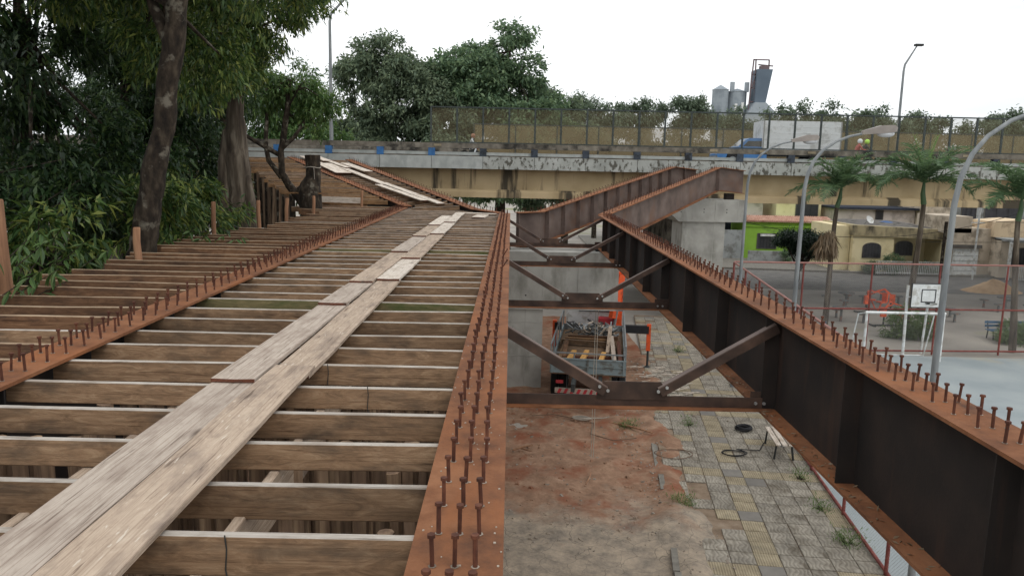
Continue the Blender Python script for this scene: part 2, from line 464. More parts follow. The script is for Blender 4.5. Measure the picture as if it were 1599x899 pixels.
M('grey_wall', [lin(148, 152, 152), lin(168, 171, 170)], scale=0.9, rough=0.9, bump=0.08, stain=lin(120, 120, 116), stain_scale=1.1)
M('parapet_stained', [lin(176, 162, 128), lin(196, 182, 146)], scale=0.9, rough=0.9, bump=0.08, stain=lin(96, 90, 76), stain_scale=1.2, stain_stretch=(1, 1, 0.5), stain_lo=0.46, stain_hi=0.66)
M('roof_tile', [lin(156, 112, 94), lin(180, 140, 121), lin(194, 160, 142)], scale=3, rough=0.9, bump=0.2, rnd=0.08)
M('roof_grey', [lin(96, 92, 88), lin(124, 120, 114)], scale=1.5, rough=0.9, bump=0.2, stain=lin(70, 66, 62), stain_scale=1.5)
M('roof_sand', [lin(206, 184, 152), lin(222, 202, 172)], scale=1, rough=0.9, bump=0.1, stain=lin(172, 150, 124), stain_scale=1)
M('tank_blue', [lin(34, 82, 138), lin(46, 98, 156)], rough=0.5, bump=0)
M('window_dark', [lin(48, 48, 52), lin(66, 66, 70)], scale=3, rough=0.3, bump=0, spec=0.5)
M('sand_pile', [lin(168, 136, 102), lin(190, 158, 122)], scale=3, rough=0.95, bump=0.4)
M('silo_grey', [lin(138, 146, 152), lin(156, 164, 169)], scale=0.1, rough=0.9, bump=0.0, stain=lin(122, 130, 137), stain_scale=0.12)
M('silo_dark', [lin(84, 96, 108), lin(102, 114, 125)], scale=0.1, rough=0.9, bump=0.0)
M('silo_steel', [lin(104, 90, 92), lin(118, 104, 106)], scale=0.2, rough=0.8, bump=0.0)
M('cable', [lin(34, 34, 36)], rough=0.7, bump=0)
M('rope', [lin(150, 142, 130), lin(172, 164, 152)], rough=0.9, bump=0)
M('hose_brown', [lin(92, 72, 58), lin(116, 94, 78)], rough=0.8, bump=0)
M('stone', [lin(112, 100, 88), lin(148, 136, 122), lin(172, 162, 150)], scale=9, rough=0.95, bump=0.3, rnd=0.25)
M('bench_blue', [lin(52, 84, 112), lin(68, 102, 130)], scale=3, rough=0.6, bump=0.05)
M('table_grey', [lin(92, 96, 96), lin(118, 120, 118)], scale=4, rough=0.9, bump=0.1, stain=lin(130, 100, 86), stain_scale=3)
M('joint_dirt', [lin(96, 80, 66), lin(128, 110, 92), lin(146, 130, 112)], scale=2.5, detail=12, rough=1, bump=0.6, rnd=0, nrough=.7)
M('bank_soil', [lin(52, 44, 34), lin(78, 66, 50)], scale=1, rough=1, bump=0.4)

# red soil of the building site: earth, cracked grey screed, burnt patches
def soil_mat():
    m = M('site_soil', [lin(106, 82, 66), lin(138, 108, 87), lin(164, 134, 111)], scale=2.2, detail=14, rough=1, bump=0.8, bscale=14, rnd=0, nrough=.75, stain=lin(126, 78, 56), stain_scale=0.9, stain_lo=0.5, stain_hi=0.64)
    n = m.node_tree.nodes; l = m.node_tree.links.new
    b = n['Principled BSDF']
    src = b.inputs['Base Color'].links[0].from_socket
    t = n.new("ShaderNodeTexCoord")
    # worn screed showing through towards the near end, broken edge
    sp = n.new("ShaderNodeSeparateXYZ"); l(t.outputs['Object'], sp.inputs[0])
    no = n.new("ShaderNodeTexNoise"); no.inputs['Scale'].default_value = 0.55; no.inputs['Detail'].default_value = 8; no.inputs['Roughness'].default_value = 0.65
    l(t.outputs['Object'], no.inputs['Vector'])
    a = n.new("ShaderNodeMath"); a.operation = 'MULTIPLY_ADD'; a.inputs[1].default_value = 9.0
    l(no.outputs['Fac'], a.inputs[0])
    yy = n.new("ShaderNodeMath"); yy.operation = 'SUBTRACT'; yy.inputs[0].default_value = 13.3
    l(sp.outputs['Y'], yy.inputs[1]); l(yy.outputs[0], a.inputs[2])
    mr = n.new("ShaderNodeMapRange"); mr.inputs[1].default_value = 0.0; mr.inputs[2].default_value = 1.6
    l(a.outputs[0], mr.inputs[0])
    # cracks
    v = n.new("ShaderNodeTexVoronoi"); v.feature = 'DISTANCE_TO_EDGE'; v.inputs['Scale'].default_value = 2.6
    nz = n.new("ShaderNodeTexNoise"); nz.inputs['Scale'].default_value = 2; l(t.outputs['Object'], nz.inputs['Vector'])
    vm = n.new("ShaderNodeMixRGB"); vm.inputs[0].default_value = 0.25; l(t.outputs['Object'], vm.inputs[1]); l(nz.outputs['Color'], vm.inputs[2])
    l(vm.outputs[0], v.inputs['Vector'])
    cr = n.new("ShaderNodeMapRange"); cr.inputs[1].default_value = 0.0; cr.inputs[2].default_value = 0.012; l(v.outputs['Distance'], cr.inputs[0])
    n4 = n.new("ShaderNodeTexNoise"); n4.inputs['Roughness'].default_value = 0.75; n4.inputs['Scale'].default_value = 2.3; n4.inputs['Detail'].default_value = 9; l(t.outputs['Object'], n4.inputs['Vector'])
    rr = n.new("ShaderNodeValToRGB"); e = rr.color_ramp.elements
    e[0].position = 0.3; e[0].color = lin(104, 97, 89); e[1].position = 0.66; e[1].color = lin(170, 154, 134)
    l(n4.outputs['Fac'], rr.inputs['Fac'])
    c2 = n.new("ShaderNodeMixRGB"); c2.inputs[1].default_value = lin(96, 88, 78); l(cr.outputs[0], c2.inputs[0]); l(rr.outputs[0], c2.inputs[2])
    mm = n.new("ShaderNodeMixRGB"); l(mr.outputs[0], mm.inputs[0]); l(src, mm.inputs[1]); l(c2.outputs[0], mm.inputs[2])
    l(mm.outputs[0], b.inputs['Base Color'])
soil_mat()

leafmat('leaf_mango', [(0.022, 0.05, 0.016), (0.042, 0.09, 0.024), (0.07, 0.13, 0.032), (0.13, 0.19, 0.045), (0.26, 0.29, 0.07)], trans=0.34)
leafmat('leaf_dark', [(0.012, 0.03, 0.012), (0.022, 0.052, 0.018), (0.036, 0.075, 0.024), (0.08, 0.125, 0.034)], trans=0.25)
leafmat('leaf_light', [(0.05, 0.11, 0.035), (0.085, 0.16, 0.045), (0.14, 0.21, 0.06)], trans=0.38)
leafmat('leaf_far', [(0.09, 0.13, 0.085), (0.14, 0.19, 0.115), (0.21, 0.26, 0.15)], trans=0.35, rough=0.7)  # greens lightened to put slight distance haze into the colour
leafmat('leaf_far_bright', [(0.085, 0.145, 0.085), (0.13, 0.205, 0.11), (0.20, 0.28, 0.14)], trans=0.35, rough=0.6)
leafmat('leaf_hedge', [(0.09, 0.125, 0.085), (0.125, 0.17, 0.11), (0.16, 0.21, 0.13)], trans=0.3, rough=0.7)
leafmat('leaf_palm', [(0.07, 0.13, 0.06), (0.10, 0.17, 0.075), (0.14, 0.22, 0.095)], trans=0.35)
leafmat('leaf_palm_new', [(0.13, 0.24, 0.06), (0.17, 0.29, 0.08)], trans=0.4)
leafmat('leaf_ball', [(0.018, 0.04, 0.022), (0.028, 0.058, 0.03), (0.04, 0.075, 0.035)], trans=0.15)
leafmat('leaf_grass', [(0.07, 0.13, 0.035), (0.11, 0.18, 0.05), (0.17, 0.22, 0.08)], trans=0.3)
leafmat('leaf_dry', [(0.16, 0.11, 0.06), (0.26, 0.19, 0.12)], trans=0.2)
mesh_wire('mesh_overpass', lin(128, 118, 92), 0.26)
mesh_wire('mesh_overpass_far', lin(134, 118, 86), 0.62)
mesh_wire('mesh_court', lin(150, 148, 146), 0.14, pitch=0.085, wire=0.07)
# ------------------------------------------------------------------ the setting: ground, bank, site, pavement, court
def grid(name, xs, ys, zf, mat, kind='structure', smooth=True, label=None):
    vs = [(x, y, zf(x, y)) for y in ys for x in xs]
    nx = len(xs)
    fs = [(j * nx + i, j * nx + i + 1, (j + 1) * nx + i + 1, (j + 1) * nx + i) for j in range(len(ys) - 1) for i in range(nx - 1)]
    b = MB(); b.add(vs, fs)
    return b.build(name, mat, smooth=smooth, kind=kind, label=label)

def hsh(x, y):
    return math.sin(x * 1.7 + y * 2.3) * 0.5 + math.sin(x * 4.1 - y * 3.3 + 1.3) * 0.3 + math.sin(x * 9.7 + y * 8.1) * 0.2

b = MB(); b.add([(-900, -60, GZ - 0.1), (900, -60, GZ - 0.1), (900, 1300, GZ - 0.1), (-900, 1300, GZ - 0.1)], [(0, 1, 2, 3)])
b.build('ground', 'park_ground', kind='structure', label='grey packed earth around the park and the street')

def bank_z(x, y):
    t = min(1.0, max(0.0, (-x - 7.6) / 6.0))
    t = t * t * (3 - 2 * t)
    return GZ - 0.06 + t * 4.3 + hsh(x * 0.5, y * 0.5) * 0.25 * t
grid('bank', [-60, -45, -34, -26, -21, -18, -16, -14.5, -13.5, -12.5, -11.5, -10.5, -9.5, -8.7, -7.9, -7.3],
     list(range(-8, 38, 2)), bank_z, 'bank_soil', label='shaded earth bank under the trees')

# site soil with tracks and humps between the girders
from mathutils import noise as mnoise
SX = [-7.5 + 0.6 * i for i in range(12)] + [-0.6 + 0.12 * i for i in range(54)]
SY = [4 + 0.5 * i for i in range(14)] + [11 + 0.12 * i for i in range(130)] + [26.7 + .5 * i for i in range(28)]
def soil_z(x, y):
    h = 0.035 * hsh(x * 0.8, y * 0.8) + (0.05 * mnoise.fractal(Vector((x * 1.3, y * 1.3, 0)), 0.8, 2.1, 6) * min(1, max(.25, (y - 14) / 5)))
    for hx, hy, hr, hh in ((3.9, 16.0, 0.75, 0.22), (3.5, 22.8, 0.9, 0.14), (0.9, 21.3, 0.7, 0.10), (1.0, 18.5, 0.8, 0.1), (2.6, 19.5, 0.6, 0.08)):
        d = ((x - hx) ** 2 + (y - hy) ** 2) / hr ** 2
        h += hh * math.exp(-d)
    xe = 3.62 + 0.122 * (y - 13.9) + 0.25 * math.sin(y * 1.3) * math.sin(y * .37)
    if x < xe + 1.2:
        h += (0.13 + 0.14 * mnoise.noise(Vector((x * 1.1, y * .9, 4)))) * math.exp(-((x - xe) / 0.42) ** 2)
    return GZ - 0.05 + h
grid('dirt_ground', SX, SY, soil_z, 'site_soil', label='red site soil with cracked grey screed under the girders')

# pavement of square tiles; the street runs 7 degrees off the bridge
PA = R(-7.0)
pv = MB()
pv.add([(-0.02, -6, 0), (4.0, -6, 0), (4.0, 27, 0), (-0.02, 27, 0), (-0.02, -6, 0.055), (4.0, -6, 0.055), (4.0, 27, 0.055), (-0.02, 27, 0.055)],
       [(4, 5, 6, 7), (0, 1, 5, 4), (1, 2, 6, 5), (2, 3, 7, 6), (3, 0, 4, 7)])
PO = (3.5, 13.9, GZ - 0.035)
pave = pv.build('pavement', 'joint_dirt', loc=PO, rot=(0, 0, PA), kind='structure', label='tiled pavement beside the court fence')
def tile_mesh(nm, mat):
    b = MB(); a = 0.242; c = 0.012
    vs = [(-a, -a, 0), (a, -a, 0), (a, a, 0), (-a, a, 0), (-a, -a, 0.022), (a, -a, 0.022), (a, a, 0.022), (-a, a, 0.022),
          (-a + c, -a + c, 0.03), (a - c, -a + c, 0.03), (a - c, a - c, 0.03), (-a + c, a - c, 0.03)]
    fs = [(0, 1, 5, 4), (1, 2, 6, 5), (2, 3, 7, 6), (3, 0, 4, 7), (4, 5, 9, 8), (5, 6, 10, 9), (6, 7, 11, 10), (7, 4, 8, 11), (8, 9, 10, 11)]
    b.add(vs, fs)
    return b.mesh(nm, mat)
# ribbed and wavy relief of the tiles: fine relief stays in the material
def relief(mat, kind):
    m = MATS[mat]; n = m.node_tree.nodes; l = m.node_tree.links.new
    t = n.new("ShaderNodeTexCoord")
    w = n.new("ShaderNodeTexWave"); w.inputs['Scale'].default_value = 6 if kind == 'rib' else 3.2
    w.inputs['Distortion'].default_value = 0 if kind == 'rib' else 9
    w.inputs['Detail'].default_value = 0 if kind == 'rib' else 1
    l(t.outputs['Object'], w.inputs['Vector'])
    b = n['Principled BSDF']
    bp = n.new("ShaderNodeBump"); bp.inputs['Strength'].default_value = 0.55; bp.inputs['Distance'].default_value = 0.02
    l(w.outputs['Fac'], bp.inputs['Height'])
    old = b.inputs['Normal'].links[0].from_socket
    l(old, bp.inputs['Normal']); l(bp.outputs[0], b.inputs['Normal'])
    # grooves tinted a little darker and browner
    src = b.inputs['Base Color'].links[0].from_socket
    mm = n.new("ShaderNodeMixRGB"); mm.blend_type = 'MULTIPLY'
    mr = n.new("ShaderNodeMapRange"); mr.inputs[1].default_value = 0.0; mr.inputs[2].default_value = 0.45; mr.inputs[3].default_value = 0.3; mr.inputs[4].default_value = 0
    l(w.outputs['Fac'], mr.inputs[0]); l(mr.outputs[0], mm.inputs[0]); l(src, mm.inputs[1]); mm.inputs[2].default_value = lin(150, 138, 122)
    l(mm.outputs[0], b.inputs['Base Color'])
relief('tile_grey', 'wave'); relief('tile_yellow', 'rib')
TM = {'g': tile_mesh('paving_tile', 'tile_grey'), 'y': tile_mesh('paving_tile', 'tile_yellow'), 'd': tile_mesh('paving_tile', 'tile_dark')}
rest = {'g': MB(), 'y': MB(), 'd': MB()}
rt = random.Random(3)
cnt = 0
for row in range(-6, 53):
    for c in range(8):
        k = 'g'
        cross = row % 5 == 0
        if c == 3: k = 'y'
        if cross and c != 3: k = 'y'
        if cross and c == 3: k = 'd'
        if c == 7 and rt.random() < 0.3: k = 'y'
        if k == 'y' and rt.random() < 0.15: k = 'g'
        if rt.random() < 0.02: k = 'd'
        x = 0.25 + c * 0.5; y = 0.25 + row * 0.5
        if c == 0 and (row in (1, 2, 3, 4, 5, 6, 13, 14, 15, 16) or rt.random() < 0.15): continue
        if c == 1 and (row in (3, 4, 5) or (row > 6 and rt.random() < .12)): continue
        if c == 2 and row == 4: continue
        if row < -2: continue
        j = (rt.uniform(-.006, .006), rt.uniform(-.006, .006), rt.uniform(-.006, .006))
        if cnt < 296:
            link('paving_tile', TM[k], pave, (x + j[0], y + j[1], 0.056 + j[2]), (rt.uniform(-.012, .012), rt.uniform(-.012, .012), rt.choice((0, 0, math.pi)) + rt.uniform(-.01, .01)))
            cnt += 1
        else:
            a = 0.242
            rest[k].box((x, y, 0.071 + j[2]), (2 * a, 2 * a, 0.03))
for k, mt in (('g', 'tile_grey'), ('y', 'tile_yellow'), ('d', 'tile_dark')):
    rest[k].build('far_paving_tiles', mt, pave, kind='stuff')
# kerb stones
kb = MB(); kb.add([(-0.2, -6, -0.02), (-0.04, -6, -0.02), (-0.04, 8, -0.02), (-0.2, 8, -0.02), (-0.2, -6, 0.03), (-0.04, -6, 0.03), (-0.04, 8, 0.03), (-0.2, 8, 0.03)],
                  [(4, 5, 6, 7), (3, 0, 4, 7), (0, 1, 5, 4), (1, 2, 6, 5)])
kerb = kb.build('kerb', 'curb_concrete', loc=PO, rot=(0, 0, PA), kind='structure', label='broken kerb line between soil and pavement')
ks = MB(); ks.box((0, 0, 0), (0.13, 0.92, 0.16))
ksm = ks.mesh('kerb_stone', 'curb_concrete')
for i in range(-5, 5):
    if i in (3, 1): continue
    link('kerb_stone', ksm, kerb, (-0.12 + rt.uniform(-.02, .02), 0.4 + i * 0.97, 0.05 + rt.uniform(-.03, .02)), (0, rt.uniform(-.06, .06), rt.uniform(-.03, .03)))

# painted court slab
ct = MB(); ct.add([(0.15, -8, 0), (34, -8, 0), (34, 19.2, 0), (0.15, 19.2, 0), (0.15, -8, 0.09), (34, -8, 0.09), (34, 19.2, 0.09), (0.15, 19.2, 0.09)],
                  [(4, 5, 6, 7), (0, 1, 5, 4), (1, 2, 6, 5), (2, 3, 7, 6), (3, 0, 4, 7)])
court = ct.build('court', 'court_paint', loc=(7.4, 13.7, GZ - 0.08), rot=(0, 0, R(-2)), kind='structure', label='worn pale blue sports court slab')

# street and footway in front of the houses
st = MB(); st.add([(8, 52.5, GZ - 0.092), (70, 49, GZ - 0.092), (70, 56, GZ - 0.092), (8, 63.5, GZ - 0.092)], [(0, 1, 2, 3)])
st.build('road', 'asphalt', kind='structure', label='narrow street in front of the houses')
fw = MB(); fw.add([(8, 63.5, GZ - 0.1), (70, 56, GZ - 0.1), (70, 80, GZ - 0.1), (8, 90, GZ - 0.1), (8, 63.5, GZ + 0.05), (70, 56, GZ + 0.05), (70, 80, GZ + 0.05), (8, 90, GZ + 0.05)],
                  [(4, 5, 6, 7), (0, 1, 5, 4), (1, 2, 6, 5), (2, 3, 7, 6), (3, 0, 4, 7)])
fw.build('footway', 'curb_concrete', kind='structure', label='pale footway with kerb in front of the houses')
# ------------------------------------------------------------------ steel girders
def extr(path, w0, w1, z0, z1):
    """box section swept along a 3-D path; w0..w1 sideways (right positive), z0..z1 up"""
    P = [Vector(p) for p in path]
    b = MB(); rings = []
    for i, p in enumerate(P):
        dirs = []
        if i > 0: dirs.append((P[i] - P[i - 1]))
        if i < len(P) - 1: dirs.append((P[i + 1] - P[i]))
        d = Vector((0, 0, 0))
        for q in dirs:
            d += Vector((q.x, q.y, 0)).normalized()
        d.normalize()
        s = Vector((d.y, -d.x, 0))
        rings.append([p + s * w0 + Vector((0, 0, z0)), p + s * w1 + Vector((0, 0, z0)), p + s * w1 + Vector((0, 0, z1)), p + s * w0 + Vector((0, 0, z1))])
    vs = [q for r in rings for q in r]; fs = []
    for i in range(len(P) - 1):
        for k in range(4):
            a = i * 4 + k; c = i * 4 + (k + 1) % 4
            fs.append((a, c, c + 4, a + 4))
    fs.append((3, 2, 1, 0)); n = len(vs); fs.append((n - 4, n - 3, n - 2, n - 1))
    b.add(vs, fs)
    return b

def at_len(P, s):
    for i in range(len(P) - 1):
        L = (P[i + 1] - P[i]).length
        if s <= L or i == len(P) - 2:
            d = (P[i + 1] - P[i]).normalized()
            return P[i] + d * s, d
        s -= L

sb = MB(); sb.lathe((0, 0, 0), [(0.0105, 0), (0.0105, 0.128), (0.0185, 0.131), (0.0185, 0.146)], n=6)
sb.add([(0.019 * math.cos(a * math.pi / 3 + .2), 0.019 * math.sin(a * math.pi / 3 + .2), 0.0045) for a in range(6)], [(0, 1, 2, 3, 4, 5)], 1)
STUD = sb.mesh('shear_stud', ['rust_stud', 'stone'], smooth=True)

def girder(label, path, web_mat='steel_dark', flange_mat='rust_bright', W=0.4, D=1.2, cols=(-0.09, 0, 0.09), pitch=0.285, s0=0.3, s1=None, stag=0.0,
           stiff=2.2, sides=(-1, 1), bent=(), name='steel_girder', group='steel bridge girders', soff=0.0, webt=0.012, stud_jit=0.035, bot_mat=None):
    P = [Vector(p) for p in path]
    t = thing(name, label, 'girder', P[0], 0, group)
    Q = [p - P[0] for p in P]
    tf = extr(Q, -W / 2, W / 2, -0.028, 0).build('top_flange', flange_mat, t)
    extr(Q, -W / 2, W / 2, -D, -D + 0.03).build('bottom_flange', bot_mat or flange_mat, t)
    extr(Q, -webt / 2, webt / 2, -D + 0.029, -0.027).build('web', web_mat, t)
    tot = sum((P[i + 1] - P[i]).length for i in range(len(P) - 1))
    h = D - 0.06
    sm = MB(); sm.box((0, 0, 0), (W / 2 - 0.03, 0.014, h))
    sme = sm.mesh('stiffener', web_mat)
    s = soff
    while s < tot - 0.05:
        p, d = at_len(Q, max(s, 0.02))
        ang = math.atan2(-d.x, d.y)
        for sd in sides:
            r = Vector((math.cos(ang), math.sin(ang), 0)) * sd * ((W / 2 - 0.03) / 2 + webt / 2)
            link('stiffener', sme, t, p + r + Vector((0, 0, -D / 2)), (0, 0, ang))
        s += stiff
    s = s0; i = 0
    rr = random.Random(int(abs(P[0].x * 100)) + 5)
    s1 = s1 or tot - 0.15
    while s < s1:
        for c, off in enumerate(cols):
            ss = s + (stag * pitch * c)
            if ss > tot: continue
            p, d = at_len(Q, ss)
            ang = math.atan2(-d.x, d.y)
            r = Vector((math.cos(ang), math.sin(ang), 0)) * (off + rr.uniform(-.006, .006))
            tilt = (rr.gauss(0, stud_jit), rr.gauss(0, stud_jit), rr.uniform(0, 6))
            if (i, c) in bent: tilt = (0.15, 0.55, 0)
            elif rr.random() < 0.03: tilt = (rr.gauss(0, .12), rr.gauss(0, .12), 0)
            link('shear_stud', STUD, t, p + r + Vector((0, 0, -0.002)), tilt)
        s += pitch * rr.uniform(0.985, 1.015); i += 1
    return t

gc = girder('rusty studded girder in the middle, edging the open gap beside the joists', [(-0.2, 1.9, 0), (-0.2, 27.9, 0)], s0=0.20, bent=((37, 2), (43, 2)), sides=(1,), soff=2.4, stag=0.0)
gl = girder('rusty studded girder on the left between two beds of joists', [(-3.79, 3.2, 0), (-4.24, 31.2, 0.0)], s0=0.3, cols=(-0.11, 0, 0.11), s1=26.6)
gr = girder('dark girder on the right with tall web and studded rusty top', [(3.17, 1.7, 0), (3.37, 27.9, 0)], s0=0.3, cols=(-0.085, 0.01, 0.105), s1=25.6, sides=(-1, 1), soff=0.6, stiff=2.2)
ga = girder('far ramp girder climbing to the left beside the bed of warm joists', [(-4.05, 30.3, 0.06), (-11.9, 42.0, 1.95)], cols=(-0.1, 0.1), pitch=0.3, stiff=3, sides=(1,))
gb = girder('far ramp girder climbing left right in front of the overpass', [(-0.35, 28.1, 0.0), (-1.35, 28.9, 0.08), (-8.75, 41.9, 1.88)], cols=(-0.1, 0.1), pitch=0.3, stiff=3, sides=(1,))
gcc = girder('far brown girder climbing right with many web stiffeners', [(0.22, 28.15, 0.02), (1.1, 28.5, 0.05), (8.4, 40.4, 1.84), (9.7, 40.75, 1.72)], web_mat='steel_brown', cols=(-0.1, 0.1), pitch=0.3, stiff=1.3, sides=(1,), soff=0.05)
gd = girder('far brown girder climbing right with plain web onto the pale pier', [(3.4, 28.2, 0.0), (10.7, 40.2, 1.86), (12.15, 40.6, 1.72)], web_mat='steel_brown', cols=(-0.1, 0.1), pitch=0.3, stiff=40, sides=(1,), soff=13.9)

# cross braces between the middle and the right girder
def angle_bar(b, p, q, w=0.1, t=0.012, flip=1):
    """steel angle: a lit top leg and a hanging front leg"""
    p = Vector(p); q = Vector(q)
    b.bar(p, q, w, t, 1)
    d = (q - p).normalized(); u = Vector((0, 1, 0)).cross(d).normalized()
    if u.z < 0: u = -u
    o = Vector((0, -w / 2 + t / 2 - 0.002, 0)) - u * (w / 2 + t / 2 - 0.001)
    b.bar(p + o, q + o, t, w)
def brace(y, label, xr, wz=0.0, big=1.0):
    t = thing('cross_brace', label, 'brace', (0, y, -1.1), 0, 'steel cross braces between the girders')
    x0, x1 = -0.185, xr - 0.015
    b = MB()
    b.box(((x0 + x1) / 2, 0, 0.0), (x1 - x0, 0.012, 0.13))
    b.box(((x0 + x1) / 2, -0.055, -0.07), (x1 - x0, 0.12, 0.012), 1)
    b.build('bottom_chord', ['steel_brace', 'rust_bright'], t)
    g = MB(); xm = 1.5
    g.prism([(xm - 0.42, 0.02), (xm + 0.42, 0.02), (xm + 0.42, 0.13), (xm + 0.34, 0.24), (xm - 0.34, 0.24), (xm - 0.42, 0.13)], -0.022, -0.008)
    gp = g.build('gusset_plate', 'steel_brace', t)
    bm = MB(); bm.tube([(0, 0.004, 0), (0, -0.016, 0)], 0.02, n=6)
    bme = bm.mesh('bolt', 'bolt_zinc')
    for bx, bz in ((xm - 0.40, 0.19), (xm - 0.30, 0.14), (xm + 0.40, 0.19), (xm + 0.30, 0.14)):
        link('bolt', bme, gp, (bx, -0.075, bz))
    for s, xe in ((-1, x0 + 0.02), (1, x1 - 0.03)):
        d = MB()
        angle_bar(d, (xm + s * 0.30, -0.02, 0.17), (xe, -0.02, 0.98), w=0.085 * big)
        d.build('diagonal', ['steel_brace', 'steel_brown'], t)  # top leg in lighter rusty brown, with skylight put into the colour
    for bx in (x1 - 0.09, x1 - 0.19):
        link('bolt', bme, t, (bx, -0.012, 0.0))
    e = MB(); e.box((x1 - 0.1, 0.013, 0.02), (0.3, 0.012, 0.24))
    e.build('end_plate', 'steel_brace', t)
    return t
brace(8.9, 'nearest dark steel cross brace with V diagonals over the red soil', 3.19, big=1.25)
brace(15.45, 'second dark steel cross brace from the camera in front of concrete pier', 3.25)
brace(22.1, 'third dark steel cross brace from the camera above the pier cap', 3.3)
brace(27.6, 'farthest dark steel cross brace at the girder ends', 3.33)

# ------------------------------------------------------------------ piers
def pier(label, loc, rotz, cap, col):
    t = thing('concrete_pier', label, 'pier', loc, rotz, 'new concrete piers')
    x0, x1, dy, z0, z1 = cap
    b = MB(); e = 0.35
    b.prism([(x0, z1), (x0, z0 + e), (x0 + e * 1.2, z0), (x1 - 0.06, z0), (x1, z0 + 0.06), (x1, z1)], 0, dy)
    c = b.build('pier_cap', 'concrete_new', t)
    # casting joints and tie holes stand a little proud and deep
    j = MB()
    for xx in np.arange(x0 + 1.1, x1, 1.22):
        j.box((xx, -0.004, (z0 + z1) / 2 + .05), (0.018, 0.014, (z1 - z0) * 0.9))
    j.build('casting_seam', 'concrete_new', c)
    h = MB()
    for xx in np.arange(x0 + 0.5, x1 - .1, 1.22):
        for zz in (z0 + 0.5, z1 - 0.5):
            h.tube([(xx, 0.01, zz), (xx, -0.006, zz)], 0.03, n=8)
    h.build('tie_hole', 'black_paint', c)
    cx0, cx1, cdy, cz0, cz1 = col
    k = MB(); k.box(((cx0 + cx1) / 2, (dy) / 2, (cz0 + cz1) / 2), (cx1 - cx0, cdy, cz1 - cz0))
    kk = k.build('column', 'concrete_new', t)
    sm = MB()
    for zz in np.arange(cz0 + 1.2, cz1, 1.22):
        sm.box(((cx0 + cx1) / 2, dy / 2 - cdy / 2 - 0.003, zz), (cx1 - cx0 - 0.02, 0.012, 0.016))
    sm.box((cx1 - 0.62, dy / 2 - cdy / 2 - 0.003, (cz0 + cz1) / 2), (0.02, 0.013, cz1 - cz0 - 0.04))
    sm.build('casting_seam', 'concrete_new', kk)
    return t
p1 = pier('pale concrete pier with broad cap under the middle girder', (0, 26.7, GZ), 0, (-6.0, 3.85, 2.0, 2.8, 4.84), (-3.0, 1.22, 1.85, -0.1, 2.8))
bp = MB(); bp.box((0, 0, 0), (0.46, 0.46, 0.07))
bpm = bp.mesh('bearing_pad', 'rubber')
for x, y in ((-0.2, 0.75), (3.3, 0.75), (-4.2, 1.2), (0.6, 1.55), (3.5, 1.7)):
    link('bearing_pad', bpm, p1, (x, y, 4.868))
p2 = pier('tall pale concrete pier under the far right girder ends', (8.5, 39.7, GZ), R(6), (-0.2, 3.75, 2.0, 5.15, 6.3), (0.45, 2.75, 1.7, -0.1, 5.15))
b2 = MB(); b2.box((0, 0, 0), (0.42, 0.42, 0.34))
b2m = b2.mesh('bearing_block', 'steel_dark')
for x in (3.1, 0.5):
    link('bearing_block', b2m, p2, (x, 0.75, 6.45))

# ------------------------------------------------------------------ timber formwork
def joist_mesh(L, h=0.17, w=0.048, mats=('wood_joist', 'wood_joist_top'), bow=0.0, nseg=1):
    b = MB(); c = 0.006
    # chamfered plank, grain along X, centred; paler top colours in bleaching and sky light
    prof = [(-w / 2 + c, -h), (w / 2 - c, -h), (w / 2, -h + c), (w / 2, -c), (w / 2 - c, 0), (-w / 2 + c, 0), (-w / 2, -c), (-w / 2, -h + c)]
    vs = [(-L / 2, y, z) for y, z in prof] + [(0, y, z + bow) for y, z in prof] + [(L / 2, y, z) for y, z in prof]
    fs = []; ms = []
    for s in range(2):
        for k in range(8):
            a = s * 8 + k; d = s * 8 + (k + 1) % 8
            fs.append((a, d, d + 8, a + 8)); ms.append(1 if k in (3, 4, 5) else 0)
    fs.append(tuple(range(7, -1, -1))); fs.append(tuple(range(16, 24))); ms += [0, 0]
    b.add(vs, fs); b.m = ms
    return b.mesh('joist', list(mats))

rj = random.Random(11)
def lx(y): return -3.79 - 0.45 * (y - 3.2) / 28.0      # centre line of the left girder
mid = thing('timber_formwork', 'open bed of timber joists between the left and middle girders, with poles below', 'formwork', (-2.0, 3, -0.2), 0, 'timber formwork beds')
ys = [2.1, 2.68, 3.27, 3.85, 4.46, 5.03, 5.65, 6.28, 6.88]
while ys[-1] < 30: ys.append(ys[-1] + rj.uniform(0.56, 0.64))
for i, y in enumerate(ys):
    x0 = lx(y) + 0.05; x1 = -0.21 - max(0, (y - 28.2)) * 0.55
    skew = rj.uniform(-0.02, 0.02)
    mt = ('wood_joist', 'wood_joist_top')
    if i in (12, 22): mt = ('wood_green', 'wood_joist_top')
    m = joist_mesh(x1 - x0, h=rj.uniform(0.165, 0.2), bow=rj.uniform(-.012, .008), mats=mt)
    link('joist', m, mid, rel(mid, ((x0 + x1) / 2, y, -0.032 + rj.uniform(-.008, .003))), (rj.uniform(-.03, .03), rj.uniform(-.004, .004), skew))
# bearers below, along the bridge
for bx in (-1.44, -2.52):
    y = 1.5
    while y < 28:
        Lb = rj.uniform(3.6, 4.6)
        m = joist_mesh(Lb, h=0.28, w=0.06, mats=('plank_buff', 'plank_buff'))
        link('bearer', m, mid, rel(mid, (bx + rj.uniform(-.05, .05), y + Lb / 2, -0.215 + rj.uniform(-.012, 0))), (0, 0, math.pi / 2 + rj.uniform(-.01, .01)))
        y += Lb + 0.02
